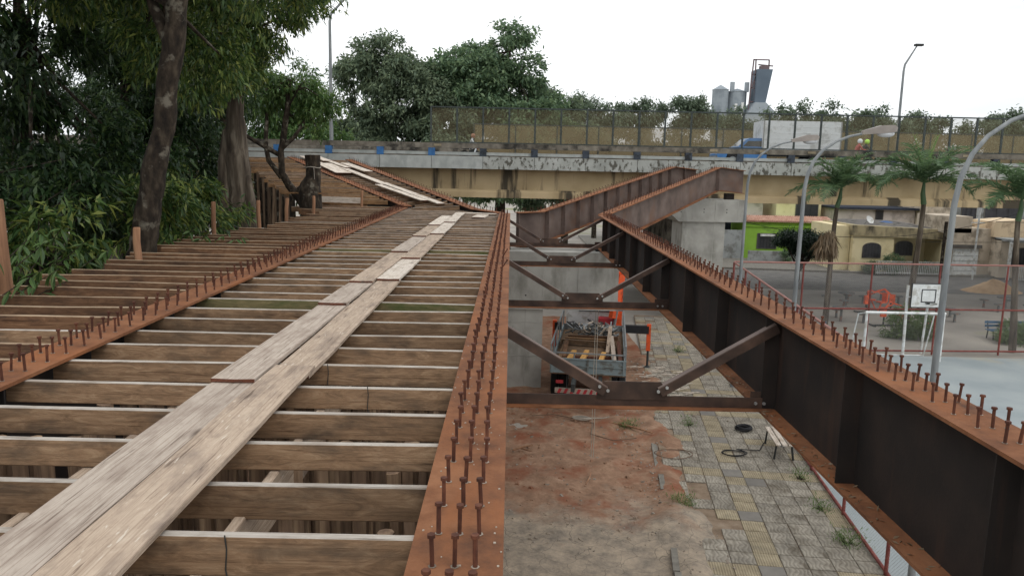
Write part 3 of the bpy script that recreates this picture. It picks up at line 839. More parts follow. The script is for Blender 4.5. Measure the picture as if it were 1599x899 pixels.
# poles
def pole_mesh(L, r, nm='prop', mat='pole_bark', seg=4, taper=0.85, jit=0.02, rr=rj):
    b = MB()
    pts = [(rr.gauss(0, jit), rr.gauss(0, jit), -L + L * i / seg) for i in range(seg + 1)]
    b.tube(pts, [r * (1 + (taper - 1) * i / seg) for i in range(seg + 1)], n=8)
    return b.mesh(nm, mat, smooth=True)
poles = [pole_mesh(5.75, rj.uniform(0.05, 0.085)) for _ in range(12)]
for row, bx in enumerate((-0.66, -1.42, -2.5, -3.36)):
    y = 2.0
    while y < 27.5:
        if row in (0, 1, 2, 3):
            link('prop', rj.choice(poles), mid, rel(mid, (bx + rj.uniform(-.12, .12), y, -0.40)), (rj.gauss(0, .012), rj.gauss(0, .012), rj.uniform(0, 6)))
        y += rj.uniform(0.34, 0.5) if row in (0, 3) else rj.uniform(0.9, 1.4)
# close palisade row of poles across the bay
for yrow, n in ((4.9, 22), (6.6, 22), (9.2, 24), (12.4, 24)):
    for k in range(n):
        x = -3.55 + 3.2 * k / (n - 1)
        link('prop', rj.choice(poles), mid, rel(mid, (x + rj.uniform(-.03, .03), yrow + rj.uniform(-.12, .12), -0.225 + rj.uniform(-.02, .01))), (rj.gauss(0, .015), rj.gauss(0, .015), rj.uniform(0, 6)))
# tie wires round a few joists
for x, y in ((-1.25, 3.27), (-1.05, 5.65), (-1.5, 6.28)):
    w = MB(); w.tube([(0, -0.04, 0.01), (0.004, -0.034, -0.06), (-0.003, -0.036, -0.16), (0.01, -0.04, -0.22)], 0.0035, n=5)
    w.build('tie_wire', 'dark_metal', mid, rel(mid, (x, y, -0.032)))

lef = thing('timber_formwork', 'open bed of timber joists along the trees, left of the left girder', 'formwork', (-5.4, 3, -0.2), 0, 'timber formwork beds')
y = 4.4
while y < 31.5:
    x1 = lx(y) - 0.05
    x0 = -6.55 + rj.uniform(-.35, .25) - (0.35 if 14 < y < 20 else 0) - max(0, y - 26) * 0.42
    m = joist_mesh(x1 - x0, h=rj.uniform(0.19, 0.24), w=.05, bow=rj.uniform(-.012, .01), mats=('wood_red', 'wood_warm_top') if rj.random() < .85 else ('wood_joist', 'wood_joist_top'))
    link('joist', m, lef, rel(lef, ((x0 + x1) / 2, y, -0.03 + rj.uniform(-.01, .008))), (rj.uniform(-.03, .03), rj.uniform(-.006, .006), rj.uniform(-.02, .02)))
    y += rj.uniform(0.56, 0.66)
for bx in (-4.75, -6.0):
    y = 4
    while y < 31:
        Lb = rj.uniform(3.6, 4.6)
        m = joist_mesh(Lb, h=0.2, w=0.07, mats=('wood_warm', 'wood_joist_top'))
        link('bearer', m, lef, rel(lef, (bx, y + Lb / 2, -0.24 + rj.uniform(-.012, 0))), (0, 0, math.pi / 2 + rj.uniform(-.01, .01)))
        y += Lb + 0.02
for bx in (-4.7, -5.95):
    y = 4.5
    while y < 31:
        link('prop', rj.choice(poles), lef, rel(lef, (bx + rj.uniform(-.1, .1), y, -0.42)), (rj.gauss(0, .012), rj.gauss(0, .012), rj.uniform(0, 6)))
        y += rj.uniform(0.5, 0.8)

# climbing ramp beds on the far left
def ax(y): return -4.05 - 7.85 * (y - 30.3) / 11.7
def az(y): return 0.06 + 1.89 * (y - 30.3) / 11.7
def bxx(y): return -1.35 - 7.4 * (y - 28.9) / 13.0
def bz(y): return 0.08 + 1.8 * (y - 28.9) / 13.0
r1 = thing('timber_formwork', 'climbing bed of warm joists behind the hanging trunk stump', 'formwork', (-8, 31, 0), 0, 'timber formwork beds')
y = 31.3
while y < 42.3:
    x1 = ax(y) - 0.25
    x0 = min(x1 - 0.6, -9.1 - (y - 32.0) * 0.58 + rj.uniform(-.25, .15)) if y > 32.4 else -7.6 - (y - 31.3) * .9
    L_ = x1 - x0
    if L_ > 0.5:
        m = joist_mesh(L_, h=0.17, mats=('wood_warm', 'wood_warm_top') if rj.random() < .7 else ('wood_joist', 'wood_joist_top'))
        link('joist', m, r1, rel(r1, ((x0 + x1) / 2, y, az(y) - 0.02 + rj.uniform(-.02, .02))), (0, rj.uniform(-.006, .006), rj.uniform(-.012, .012)))
    y += rj.uniform(0.3, 0.36)
# dark palisade of poles holding the ramp's edge
for k in range(20):
    f = k / 19.0
    y = 32.6 + 5.8 * f; x = -9.25 - 3.4 * f
    zt = az(y) - 0.1
    b = MB(); b.tube([(0, 0, -zt - 1.5), (rj.gauss(0, .02), 0, 0)], rj.uniform(0.08, 0.11), n=8)
    b.build('prop', 'bark_dark' if k % 3 == 0 else 'pole_bark', r1, rel(r1, (x, y, zt)), (rj.gauss(0, .02), rj.gauss(0, .02), 0), smooth=True)
for bx0, by in ((-6.2, 31.6), (-8.4, 35), (-10.6, 38.5), (-12, 40.6)):
    b = MB(); b.bar((bx0 - 1.5, by - .2, az(by) - 0.3), (bx0 + 0.3, by + .2, az(by) - 0.3), 0.08, 0.2)
    b.build('bearer', 'wood_warm', r1, rel(r1, (0, 0, 0)))

r2 = thing('timber_formwork', 'climbing bed of joists and loose planks between the two far ramp girders', 'formwork', (-4, 31, 0), 0, 'timber formwork beds')
y = 29.6
while y < 42.2:
    x1 = bxx(y) - 0.2; x0 = (ax(y) if y > 30.9 else -4.0) + 0.2
    z = (bz(y) + (az(y) if y > 30.3 else 0.04)) / 2
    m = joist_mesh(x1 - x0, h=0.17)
    link('joist', m, r2, rel(r2, ((x0 + x1) / 2, y, z - 0.03 + rj.uniform(-.01, .01))), (0, -(bz(y) - (az(y) if y > 30.3 else .04)) / (x1 - x0), rj.uniform(-.012, .012)))
    y += rj.uniform(0.42, 0.5)
for k in range(16):
    f = k / 15.0; y = 30.5 + 11 * f
    x = (ax(y) + bxx(y)) / 2
    zt = az(y) - 0.3
    b = MB(); b.tube([(0, 0, -zt - 6.0), (0, 0, 0)], 0.07, n=8)
    b.build('prop', 'pole_bark', r2, rel(r2, (x, y, zt)), smooth=True)

# ------------------------------------------------------------------ loose boards
def plank(label, a, b_, w, mat='plank_grey', t=0.028, lift=(0, 0), tw=0.0, group='loose walkway boards', seed=0, jag=0.0):
    """board lying from a to b, thickness t; its near end edge shows darker sawn wood"""
    a = Vector(a); b_ = Vector(b_)
    L_ = (b_ - a).length
    rr = random.Random(seed)
    n = 7
    bb = MB(); vs = []
    for i in range(n):
        x = -L_ / 2 + L_ * i / (n - 1)
        e1 = rr.uniform(-.006, .006); e2 = rr.uniform(-.006, .006) - (jag * rr.random())
        cup = rr.uniform(-.002, .003)
        for yy, zz in ((-w / 2 + e1, 0), (w / 2 + e2, 0), (w / 2 + e2, t), (0, t - 0.003 + cup), (-w / 2 + e1, t)):
            vs.append((x, yy, zz))
    fs = []; ms = []
    for i in range(n - 1):
        for k in range(5):
            p = i * 5 + k; q = i * 5 + (k + 1) % 5
            fs.append((p, p + 5, q + 5, q)); ms.append(0)
    fs.append((4, 3, 2, 1, 0)[::-1]); ms.append(1)
    o5 = (n - 1) * 5
    fs.append((o5 + 4, o5 + 3, o5 + 2, o5 + 1, o5)); ms.append(1)
    bb.add(vs, fs); bb.m = ms
    d = b_ - a
    o = bb.build('walkway_plank', [mat, 'plank_end'], None, (a + b_) / 2, (0, -math.asin(d.z / L_), math.atan2(d.y, d.x)), label=label, cat='plank', group=group)
    return o
z0 = -0.024
T = 0.03
left_line = [(0.9, 5.75, 'plank_grey'), (5.55, 8.98, 'plank_grey'), (8.8, 10.75, 'plank_grey'), (10.55, 14.6, 'plank_buff'), (14.4, 17.9, 'plank_grey'), (17.7, 21.4, 'plank_buff'), (21.2, 25.6, 'plank_pale')]
words_l = ['broad grey board at the near left of the plank walkway', 'grey board with dark sawn end, second in the left walkway row', 'short grey board, third in the left walkway row', 'fourth board from the camera in the left walkway row',
           'fifth board from the camera in the left walkway row', 'sixth board from the camera in the left walkway row', 'pale last board at the far end of the left walkway row']
for i, (ya, yb, m) in enumerate(left_line):
    plank(words_l[i], (-2.015 - 0.004 * ya, ya, z0 + (T + 0.002 if i else 0)), (-2.015 - 0.004 * yb, yb, z0), 0.326, m, seed=i + 1, tw=0)
right_line = [(1.0, 5.98, 'plank_buff'), (5.8, 11.0, 'plank_buff'), (10.8, 13.6, 'plank_pale'), (13.4, 18.6, 'plank_buff'), (18.4, 22.6, 'plank_pale'), (22.4, 27.4, 'plank_pale')]
words_r = ['broad buff board with splintered edge at the near right of the plank walkway', 'buff board with chipped edge, second in the right walkway row', 'third board from the camera in the right walkway row',
           'fourth board from the camera in the right walkway row', 'fifth board from the camera in the right walkway row', 'last board at the far end of the right walkway row']
for i, (ya, yb, m) in enumerate(right_line):
    up = T + 0.002
    plank(words_r[i], (-1.675 - 0.004 * ya, ya, z0 + (up if i > 1 else 0)), (-1.675 - 0.004 * yb, yb, z0 + (up if i == 0 else 0)), 0.326, m, seed=i + 21, jag=0.012)
plank('small pale board lying by the far end of the middle girder', (-1.05, 25.1, z0), (-0.95, 26.6, z0), 0.42, 'plank_pale', seed=41)
plank('thin pale board across the far joists beside the middle girder end', (-1.9, 27.6, z0 + .004), (-0.5, 27.2, z0 + .004), 0.25, 'plank_pale', seed=42)
def ramp_pt(y, f):
    """f from 0 at girder A to 1 at girder B"""
    x = ax(y) + 0.2 + f * (bxx(y) - ax(y) - 0.4)
    za = az(y); zb = bz(y)
    return (x, y, za + (zb - za) * f + 0.008)
wp = ['lowest long pale board of the far ramp, reaching the walkway', 'long pale board in mid ramp beside the left ramp girder', 'pale board high on the ramp behind the trunk stump', 'short wide pale sheet on the upper ramp',
      'upper pale board crossing the ramp towards the overpass', 'pale board on the ramp next to the right ramp girder', 'narrow pale board at the ramp foot left of the walkway', 'topmost pale board at the head of the ramp']
pr = [((29.9, 0.62), (34.5, 0.50), 0.34), ((34.0, 0.45), (38.4, 0.42), 0.34), ((37.2, 0.12), (41.9, 0.16), 0.4), ((36.8, 0.16), (39.6, 0.22), 0.85), ((38.2, 0.50), (41.9, 0.42), 0.3), ((37.0, 0.72), (39.6, 0.66), 0.45), ((30.4, 0.35), (33.8, 0.22), 0.3), ((40.0, 0.36), (42.0, 0.40), 0.35)]
for i, ((ya, fa), (yb, fb), w) in enumerate(pr):
    a = Vector(ramp_pt(ya, fa)); b_ = Vector(ramp_pt(yb, fb)); lift = Vector((0, 0, 0.03 + 0.012 * i))
    plank(wp[i], a + lift, b_ + lift, w, 'plank_pale', seed=60 + i, group='pale boards on the far ramp')
plank('warm board nailed under the hanging trunk stump', (-8.6, 28.9, 0.50), (-7.0, 28.85, 0.50), 0.12, 'wood_warm', t=0.05, seed=80)
plank('pale edge board below the hanging trunk stump', (-8.2, 30.9, 0.12), (-5.9, 30.6, 0.10), 0.1, 'plank_pale', t=0.22, seed=81)

# round posts standing up along the outer edge of the left bed
posts = [(-6.22, 9.4, 1.12, 0.085, 'thick peeled post at the left edge of the picture'), (-6.32, 13.0, 0.50, 0.062, 'short peeled post in front of the leaning trunk'),
         (-6.95, 18.0, 0.70, 0.055, 'thin peeled post behind the bare twig of leaves'), (-6.62, 20.3, 0.64, 0.055, 'thin post right of the twin trunk tree'),
         (-6.62, 22.8, 0.6, 0.055, 'thin post left of the hanging stump board'), (-6.83, 26.8, 0.52, 0.055, 'thin post right under the hanging stump'),
         (-5.9, 30.6, 0.62, 0.06, 'dark short post standing among the far ramp joists')]
for i, (x, y, h, r, lab) in enumerate(posts):
    rr = random.Random(i)
    b = MB()
    b.tube([(0, 0, -1.2), (rr.gauss(0, .01), rr.gauss(0, .01), -0.3), (rr.gauss(0, .012), 0, h * 0.5), (-0.01 * i % 0.03, 0, h - 0.015), (-0.01 * i % .03, 0, h)], [r * 1.05, r, r * 0.97, r * 0.93, r * 0.8], n=12)
    b.build('timber_post', 'post_peeled', None, (x, y, 0), (rr.gauss(0, .015), rr.gauss(0, .03), 0), smooth=True, label=lab, cat='post', group='posts along the joist edge')
# ------------------------------------------------------------------ the old overpass
OY = 42.0
ov = thing('overpass', 'old overpass with beige girder, white fascia panels and concrete rails', 'overpass', (0, OY, GZ))
def O(p): return rel(ov, p)
b = MB(); b.box((10, OY + 6.2, 1.77), (170, 11.9, 0.46)); b.build('deck_slab', 'concrete_old', ov, O((0, 0, 0)))
b = MB(); b.box((10, OY + 6.2, 2.012), (170, 10.8, 0.02)); b.build('carriageway', 'asphalt', ov, O((0, 0, 0)))
ro = random.Random(4)
JX = [-4.32 + 2.78 * k for k in range(-6, 15)]
pm = {}
for mt in ('panel_white', 'panel_mould'):
    b = MB(); b.box((0, 0, 0), (2.755, 0.13, 0.66)); pm[mt] = b.mesh('fascia_panel', mt)
for k, x in enumerate(JX[:-1]):
    mt = 'panel_white' if k < 7 else 'panel_mould'
    link('fascia_panel', pm[mt], ov, O((x + 1.39, OY + 0.065, 1.84 + ro.uniform(-.006, .006))))
for c_, w_ in (((JX[-1] + 90) / 2, 90 - JX[-1] - .03), ((JX[0] - 70) / 2, 70 + JX[0] - .03)):
    b = MB(); b.box((c_, OY + .065, 1.84), (w_, .13, .66)); b.build('outer_fascia', 'panel_mould', ov, O((0, 0, 0)))
b = MB(); b.box((10, OY + 0.27, 2.735), (170, 0.34, 0.27)); b.build('top_rail', 'concrete_old', ov, O((0, 0, 0)))
b = MB(); b.box((10, OY + 0.30, 2.32), (170, 0.14, 0.16)); b.build('lower_rail', 'panel_white', ov, O((0, 0, 0)))
b = MB(); b.box((10, OY + 0.42, 2.19), (170, 0.5, 0.04)); b.build('kerb_ledge', 'concrete_old', ov, O((0, 0, 0)))
pq = {}
for mt in ('blue_paint', 'blue_dull'):
    b = MB(); b.box((0, 0, 0), (0.36, 0.30, 0.42)); pq[mt] = b.mesh('rail_post', mt)
for k, x in enumerate(JX):
    link('rail_post', pq['blue_paint' if k < 7 else 'blue_dull'], ov, O((x, OY + 0.25, 2.40)))
# yellow reflector blocks on the rail
b = MB(); b.box((0, 0, 0), (0.42, 0.02, 0.12)); rf = b.mesh('rail_marker', 'tile_yellow')
for x in (-4.0, 10.9, 13.6, 16.2, 21.6, 24.6, 29.8, 32.8):
    link('rail_marker', rf, ov, O((x, OY + 0.09, 2.75)))
# girder: web, ledge, ribs
b = MB(); b.box((10, OY + 0.85, 0.75), (170, 0.3, 1.56)); b.build('girder_web', 'beige_girder', ov, O((0, 0, 0)))
b = MB(); b.prism([(0, 0), (1, 0), (1, .01), (0, .01)], 0, .01); 
b = MB(); b.hexa([(-75, OY + 0.42, -0.03), (95, OY + 0.42, -0.03), (95, OY + 1.3, -0.03), (-75, OY + 1.3, -0.03), (-75, OY + 0.42, 0.28), (95, OY + 0.42, 0.28), (95, OY + 0.72, 0.42), (-75, OY + 0.72, 0.42)])
b.build('girder_ledge', 'beige_girder', ov, O((0, 0, 0)))
for yy in (OY + 4, OY + 8, OY + 11.5):
    b = MB(); b.box((10, yy, 0.76), (170, 0.4, 1.58)); b.build('inner_girder', 'concrete_old', ov, O((0, 0, 0)))
for x in (9.8, -24, 52):
    b = MB(); b.box((x, OY + 6, -3.2), (1.6, 8, 5.8)); b.box((x, OY + 6, -0.26), (1.9, 11, 0.4)); b.build('support_wall', 'concrete_old', ov, O((0, 0, 0)))
# far kerb barrier
b = MB(); b.box((10, OY + 11.9, 2.45), (170, 0.25, 0.9)); b.build('far_barrier', 'concrete_old', ov, O((0, 0, 0)))

def mesh_fence(label, x0, x1, y, z0, z1, step, mat, post_mat, pw):
    t = thing('mesh_fence', label, 'fence', (x0, y, z0), 0, 'tall mesh fences on the overpass')
    n = int(round((x1 - x0) / step)); h = z1 - z0
    p = MB(); p.box((0, 0, h / 2), (pw, pw, h)); pmh = p.mesh('fence_post', post_mat)
    s = MB(); s.add([(0.02, 0, 0.04), (step - 0.02, 0, 0.04), (step - 0.02, 0, h - 0.03), (0.02, 0, h - 0.03)], [(0, 1, 2, 3)]); sm = s.mesh('mesh_panel', mat)
    for i in range(n + 1):
        link('fence_post', pmh, t, (i * step, 0, 0))
        if i < n: link('mesh_panel', sm, t, (i * step, 0, 0))
    for zz, hh in ((h + .02, 0.07), (0.03, 0.06)):
        r = MB(); r.box((n * step / 2, 0, zz), (n * step + pw, pw * 0.8, hh)); r.build('fence_rail', post_mat, t)
    return t
mesh_fence('tall dark framed mesh fence on the near rail of the overpass', -4.36, 37.6, OY + 0.22, 2.88, 4.74, 1.4, 'mesh_overpass', 'fence_post_dark', 0.09)
mesh_fence('brown mesh fence along the far side of the overpass', -2.6, 54.4, OY + 11.7, 2.5, 4.5, 2.85, 'mesh_overpass_far', 'fence_post_dark', 0.07)

# ------------------------------------------------------------------ traffic
def wheel(parent, x, y, r, w):
    b = MB(); b.tube([(0, -w / 2, 0), (0, -w / 2 + .03, 0), (0, w / 2 - .03, 0), (0, w / 2, 0)], [r * .9, r, r, r * .9], n=18)
    o = b.build('wheel', 'rubber', parent, (x, y, r), smooth=True)
    h = MB(); h.tube([(0, -w / 2 - .012, 0), (0, w / 2 + .012, 0)], r * 0.5, n=12); h.build('hub', 'galvanised', o, smooth=True)
    return o
bt = thing('box_truck', 'blue bonneted truck with long white box body on the overpass', 'truck', (12.75, 49.3, 2.022))
b = MB()
b.prism([(0.05, 0.55), (0.0, 0.75), (0.12, 1.02), (1.35, 1.28), (1.45, 1.28), (3.35, 1.28), (3.35, 0.5), (1.55, 0.5), (1.45, 0.9), (1.1, 1.0), (0.75, 0.9), (0.6, 0.5)], -1.0, 1.0)
b.prism([(1.42, 1.27), (2.0, 1.78), (2.2, 1.86), (3.25, 1.86), (3.35, 1.7), (3.35, 1.27)], -0.88, 0.88)
b.build('cab', 'truck_blue', bt)
for sy in (-1, 1):
    w = MB(); w.prism([(1.75, 1.30), (2.08, 1.66), (3.05, 1.68), (3.05, 1.30)], sy * 0.885 - .008, sy * 0.885 + .008); w.build('side_window', 'glass_dark', bt)
w = MB(); w.hexa([(1.46, -.8, 1.32), (1.46, .8, 1.32), (1.5, .8, 1.32), (1.5, -.8, 1.32), (1.93, -.75, 1.74), (1.93, .75, 1.74), (1.99, .75, 1.74), (1.99, -.75, 1.74)]); w.build('windscreen', 'glass_dark', bt)
b = MB(); b.box((0.0, 0, 0.55), (0.12, 1.95, 0.2)); b.build('bumper', 'galvanised', bt)
for sy in (-.7, .7):
    b = MB(); b.box((0.03, sy, 0.83), (0.06, 0.26, 0.16)); b.build('headlight', 'lamp_lens', bt)
b = MB(); b.box((5.7, 0, 0.78), (5.2, 0.8, 0.2)); b.build('chassis', 'dark_metal', bt)
b = MB(); b.box((5.62, 0, 2.05), (5.25, 2.25, 1.95))
bx = b.build('box_body', 'truck_box', bt)
for z in (1.45, 1.85, 2.25, 2.65):
    r = MB(); r.box((5.62, -1.13, z), (5.2, 0.02, 0.03)); r.build('side_rib', 'truck_box', bx)
for x in (3.02, 8.22):
    r = MB(); r.box((x, -1.135, 2.05), (0.07, .03, 1.96)); r.build('corner_post', 'galvanised', bx)
for x in (1.05, 6.6):
    for sy in (-0.9, 0.9): wheel(bt, x, sy, 0.42, 0.26)
bt.scale = (0.92, 0.92, 0.92)

def rider(name, label, loc, helmet, jacket, lean=0.25, group='motorcycle riders'):
    """seated rider facing +x, one continuous skinned body"""
    t = thing(name, label, 'person', loc, 0, group)
    J = {'pel': (0, 0, 0.0, .13, .16), 'waist': (0.05, 0, 0.18, .12, .15), 'chest': (0.12, 0, 0.40, .14, .19), 'neck': (0.16, 0, 0.56, .055, .055), 'head': (0.20, 0, 0.70, .095, .085),
         'shl': (0.13, 0.19, 0.47, .06, .06), 'ell': (0.28, 0.26, 0.24, .045, .045), 'hal': (0.52, 0.24, 0.22, .035, .035),
         'shr': (0.13, -0.19, 0.47, .06, .06), 'elr': (0.28, -0.26, 0.24, .045, .045), 'har': (0.52, -0.24, 0.22, .035, .035),
         'hil': (0.03, 0.12, -0.03, .09, .09), 'knl': (0.42, 0.2, 0.0, .065, .065), 'anl': (0.28, 0.2, -0.42, .045, .045), 'tol': (0.42, 0.2, -0.46, .04, .03),
         'hir': (0.03, -0.12, -0.03, .09, .09), 'knr': (0.42, -0.2, 0.0, .065, .065), 'anr': (0.28, -0.2, -0.42, .045, .045), 'tor': (0.42, -0.2, -0.46, .04, .03)}
    keys = list(J)
    E = [('pel', 'waist'), ('waist', 'chest'), ('chest', 'neck'), ('neck', 'head'), ('chest', 'shl'), ('shl', 'ell'), ('ell', 'hal'), ('chest', 'shr'), ('shr', 'elr'), ('elr', 'har'),
         ('pel', 'hil'), ('hil', 'knl'), ('knl', 'anl'), ('anl', 'tol'), ('pel', 'hir'), ('hir', 'knr'), ('knr', 'anr'), ('anr', 'tor')]
    me = bpy.data.meshes.new('body')
    me.from_pydata([J[k][:3] for k in keys], [(keys.index(a), keys.index(c)) for a, c in E], [])
    me.materials.append(MATS[jacket])
    o = link('body', me, t)
    o.modifiers.new('skin', 'SKIN')
    for i, k in enumerate(keys):
        me.skin_vertices[0].data[i].radius = J[k][3:]
    me.skin_vertices[0].data[0].use_root = True
    sb_ = o.modifiers.new('sub', 'SUBSURF'); sb_.levels = 1; sb_.render_levels = 1
    h = MB(); h.ell((0.2, 0, 0.73), (0.15, 0.13, 0.15), 12, 8); h.build('helmet', helmet, t, smooth=True)
    v = MB(); v.ell((0.27, 0, 0.72), (0.085, 0.11, 0.055), 10, 6); v.build('visor', 'glass_dark', t, smooth=True)
    return t
def motorcycle(label, loc, body='cloth_dark'):
    t = thing('motorcycle', label, 'motorcycle', loc, 0, 'motorcycles on the overpass')
    for x in (0.0, 1.28):
        b = MB()
        for k in range(20):
            a0 = 2 * math.pi * k / 20; a1 = 2 * math.pi * (k + 1) / 20
            b.bar((x + .28 * math.cos(a0), 0, .3 + .28 * math.sin(a0)), (x + .28 * math.cos(a1), 0, .3 + .28 * math.sin(a1)), 0.09, 0.07, up=(0, 1, 0))
        b.tube([(x, -.06, .3), (x, .06, .3)], .06, n=10)
        for k in range(8):
            a = 2 * math.pi * k / 8
            b.bar((x, 0, .3), (x + .26 * math.cos(a), 0, .3 + .26 * math.sin(a)), .012, .012, up=(0, 1, 0))
        b.build('wheel', 'rubber', t)
    b = MB(); b.prism([(0.25, 0.35), (0.85, 0.3), (0.95, 0.55), (0.7, 0.72), (0.3, 0.6)], -.11, .11); b.build('engine', 'dark_metal', t)
    b = MB(); b.ell((0.72, 0, 0.8), (0.26, 0.13, 0.12)); b.build('fuel_tank', 'wine_red', t, smooth=True)
    b = MB(); b.prism([(-0.2, 0.72), (0.5, 0.68), (0.5, 0.76), (0.1, 0.8), (-0.25, 0.82)], -.12, .12); b.build('seat', 'rubber', t)
    b = MB()
    for s in (-.07, .07): b.tube([(1.28, s, .3), (1.02, s, .98)], .022, n=6)
    b.tube([(0.92, -.32, 1.04), (1.0, 0, 1.02), (0.92, .32, 1.04)], .016, n=6); b.build('fork_and_bars', 'galvanised', t)
    b = MB(); b.ell((1.1, 0, 0.88), (.08, .1, .1)); b.build('headlight', 'lamp_lens', t, smooth=True)
    b = MB(); b.tube([(0.5, -.15, .3), (0.0, -.17, .34), (-.3, -.17, .42)], [.03, .045, .045], n=8); b.build('exhaust', 'galvanised', t, smooth=True)
    return t
motorcycle('motorcycle carrying two riders on the overpass, above the palms', (20.35, 46.0, 2.022))
rider('person', 'rider in lime helmet steering the motorcycle above the palms', (20.72, 46.0, 2.82), 'lime', 'cloth_dark')
rider('person', 'passenger in white helmet and dull red top behind lime rider', (20.30, 46.0, 2.84), 'truck_box', 'wine_red')
motorcycle('lone motorcycle on the overpass behind the rail, above the walkway', (-3.0, 49.5, 2.022))
rider('person', 'lone rider with white jacket on the overpass above the walkway', (-2.65, 49.5, 2.82), 'skin', 'truck_box')

# ------------------------------------------------------------------ street lamps
def street_lamp(label, loc, rotz=0.0, thick=1.0):
    t = thing('street_lamp', label, 'lamp', loc, rotz, 'curved street lamps by the court')
    b = MB()
    b.tube([(0, 0, -0.05), (0, 0, 3.0), (0.02, 0, 5.5), (0.04, 0, 7.3), (0.1, 0, 7.72), (0.24, 0, 8.08), (0.46, 0, 8.36), (0.8, 0, 8.6), (1.15, 0, 8.74), (1.5, 0, 8.82)],
           [r * thick for r in (.07, .064, .056, .05, .046, .042, .038, .035, .032, .03)], n=14)
    b.build('pole', 'galvanised', t, smooth=True)
    f = MB(); f.lathe((0, 0, 0.0), [(0.16, 0), (0.16, 0.03), (0.11, 0.05), (0.1, 0.3), (0.088, 0.32)], n=14); f.build('base_flange', 'galvanised', t)
    h = MB()
    h.add([(1.46, -.05, 8.79), (1.46, .05, 8.79), (1.46, .05, 8.89), (1.46, -.05, 8.89), (1.95, -.13, 8.83), (1.95, .13, 8.83), (1.95, .12, 9.04), (1.95, -.12, 9.04),
           (2.3, -.12, 8.87), (2.3, .12, 8.87), (2.3, .1, 9.06), (2.3, -.1, 9.06), (2.38, -.06, 8.9), (2.38, .06, 8.9), (2.4, .05, 9.0), (2.4, -.05, 9.0)],
          [(0, 3, 2, 1), (12, 13, 14, 15)] + [(i + k, i + (k + 1) % 4, i + 4 + (k + 1) % 4, i + 4 + k) for i in (0, 4, 8) for k in range(4)])
    hd = h.build('lamp_head', 'lamp_housing', t, smooth=True)
    g = MB(); g.ell((2.1, 0, 8.83), (0.25, 0.12, 0.1), 14, 8); g.build('lens', 'lamp_lens', hd, smooth=True)
    return t
street_lamp('nearest galvanised street lamp, its arm leaving the picture at right', (6.86, 12.0, GZ), 0.05, 0.9)
street_lamp('middle galvanised street lamp with curved arm, head above the overpass rail', (7.92, 21.0, GZ), 0, 1.05)
street_lamp('farthest galvanised street lamp with curved arm before the blue truck', (8.2, 27.0, GZ), 0, 0.95)
def tall_lamp(label, loc, h, ax_):
    t = thing('highway_lamp', label, 'lamp', loc, 0, 'tall lamps on the overpass')
    b = MB(); b.tube([(0, 0, -.1), (0, 0, h * 0.8), (ax_ * 0.06, 0, h * .85), (ax_, 0, h)], [.11, .075, .07, .045], n=10); b.build('pole', 'galvanised', t, smooth=True)
    b = MB(); b.box((ax_ + 0.12 * (1 if ax_ > 0 else -1), 0, h + .05), (0.55, 0.3, 0.14)); b.build('lamp_head', 'dark_metal', t)
tall_lamp('tall thin lamp on the overpass against the white sky at left', (-9.85, 42.75, 2.2), 8.6, 1.3)
tall_lamp('tall thin lamp behind the overpass fence against the sky at right', (26.8, 54.4, 2.0), 8.4, 0.75)
# ------------------------------------------------------------------ foliage
NR = np.random.default_rng(5)
def leaf_mesh(name, P, D, Ln, Wd, mat, fold=0.12, bend=0.15):
    """P bases, D unit directions, Ln lengths, Wd widths -> folded four-point leaves"""
    N = len(P)
    up = np.tile([0, 0, 1.0], (N, 1)) + NR.normal(0, 0.45, (N, 3))
    s = np.cross(D, up); s /= np.linalg.norm(s, axis=1)[:, None] + 1e-9
    n = np.cross(s, D)
    L_ = Ln[:, None]; W_ = Wd[:, None]
    V = np.empty((N, 4, 3))
    V[:, 0] = P
    V[:, 1] = P + D * L_ * 0.45 + s * W_ * 0.5 + n * W_ * fold
    V[:, 2] = P + D * L_ - np.array([0, 0, 1.0]) * L_ * bend
    V[:, 3] = P + D * L_ * 0.45 - s * W_ * 0.5 + n * W_ * fold
    me = bpy.data.meshes.new(name)
    me.vertices.add(N * 4); me.loops.add(N * 4); me.polygons.add(N)
    me.vertices.foreach_set('co', V.reshape(-1))
    me.loops.foreach_set('vertex_index', np.arange(N * 4, dtype=np.int32))
    me.polygons.foreach_set('loop_start', np.arange(0, N * 4, 4, dtype=np.int32))
    me.materials.append(MATS[mat])
    me.update(calc_edges=True)
    return me

def unit(v):
    return v / (np.linalg.norm(v, axis=1)[:, None] + 1e-9)

def blob_points(c, r, n, nsub, sub=(0.22, 0.42), shell=(0.35, 1.0), seed=None):
    """twig centres in uneven clumps through an ellipsoid; returns points and outward directions"""
    c = np.array(c); r = np.array(r)
    d = unit(NR.normal(0, 1, (nsub, 3)))
    rad = NR.uniform(shell[0], shell[1], (nsub, 1))
    sc = d * rad
    sr = NR.uniform(sub[0], sub[1], nsub)
    k = NR.integers(0, nsub, n)
    q = unit(NR.normal(0, 1, (n, 3))) * (NR.random((n, 1)) ** 0.45) * sr[k][:, None]
    q[:, 2] *= 0.75
    p = sc[k] + q
    return c + p * r, unit(q + 0.6 * sc[k]), c + sc * r

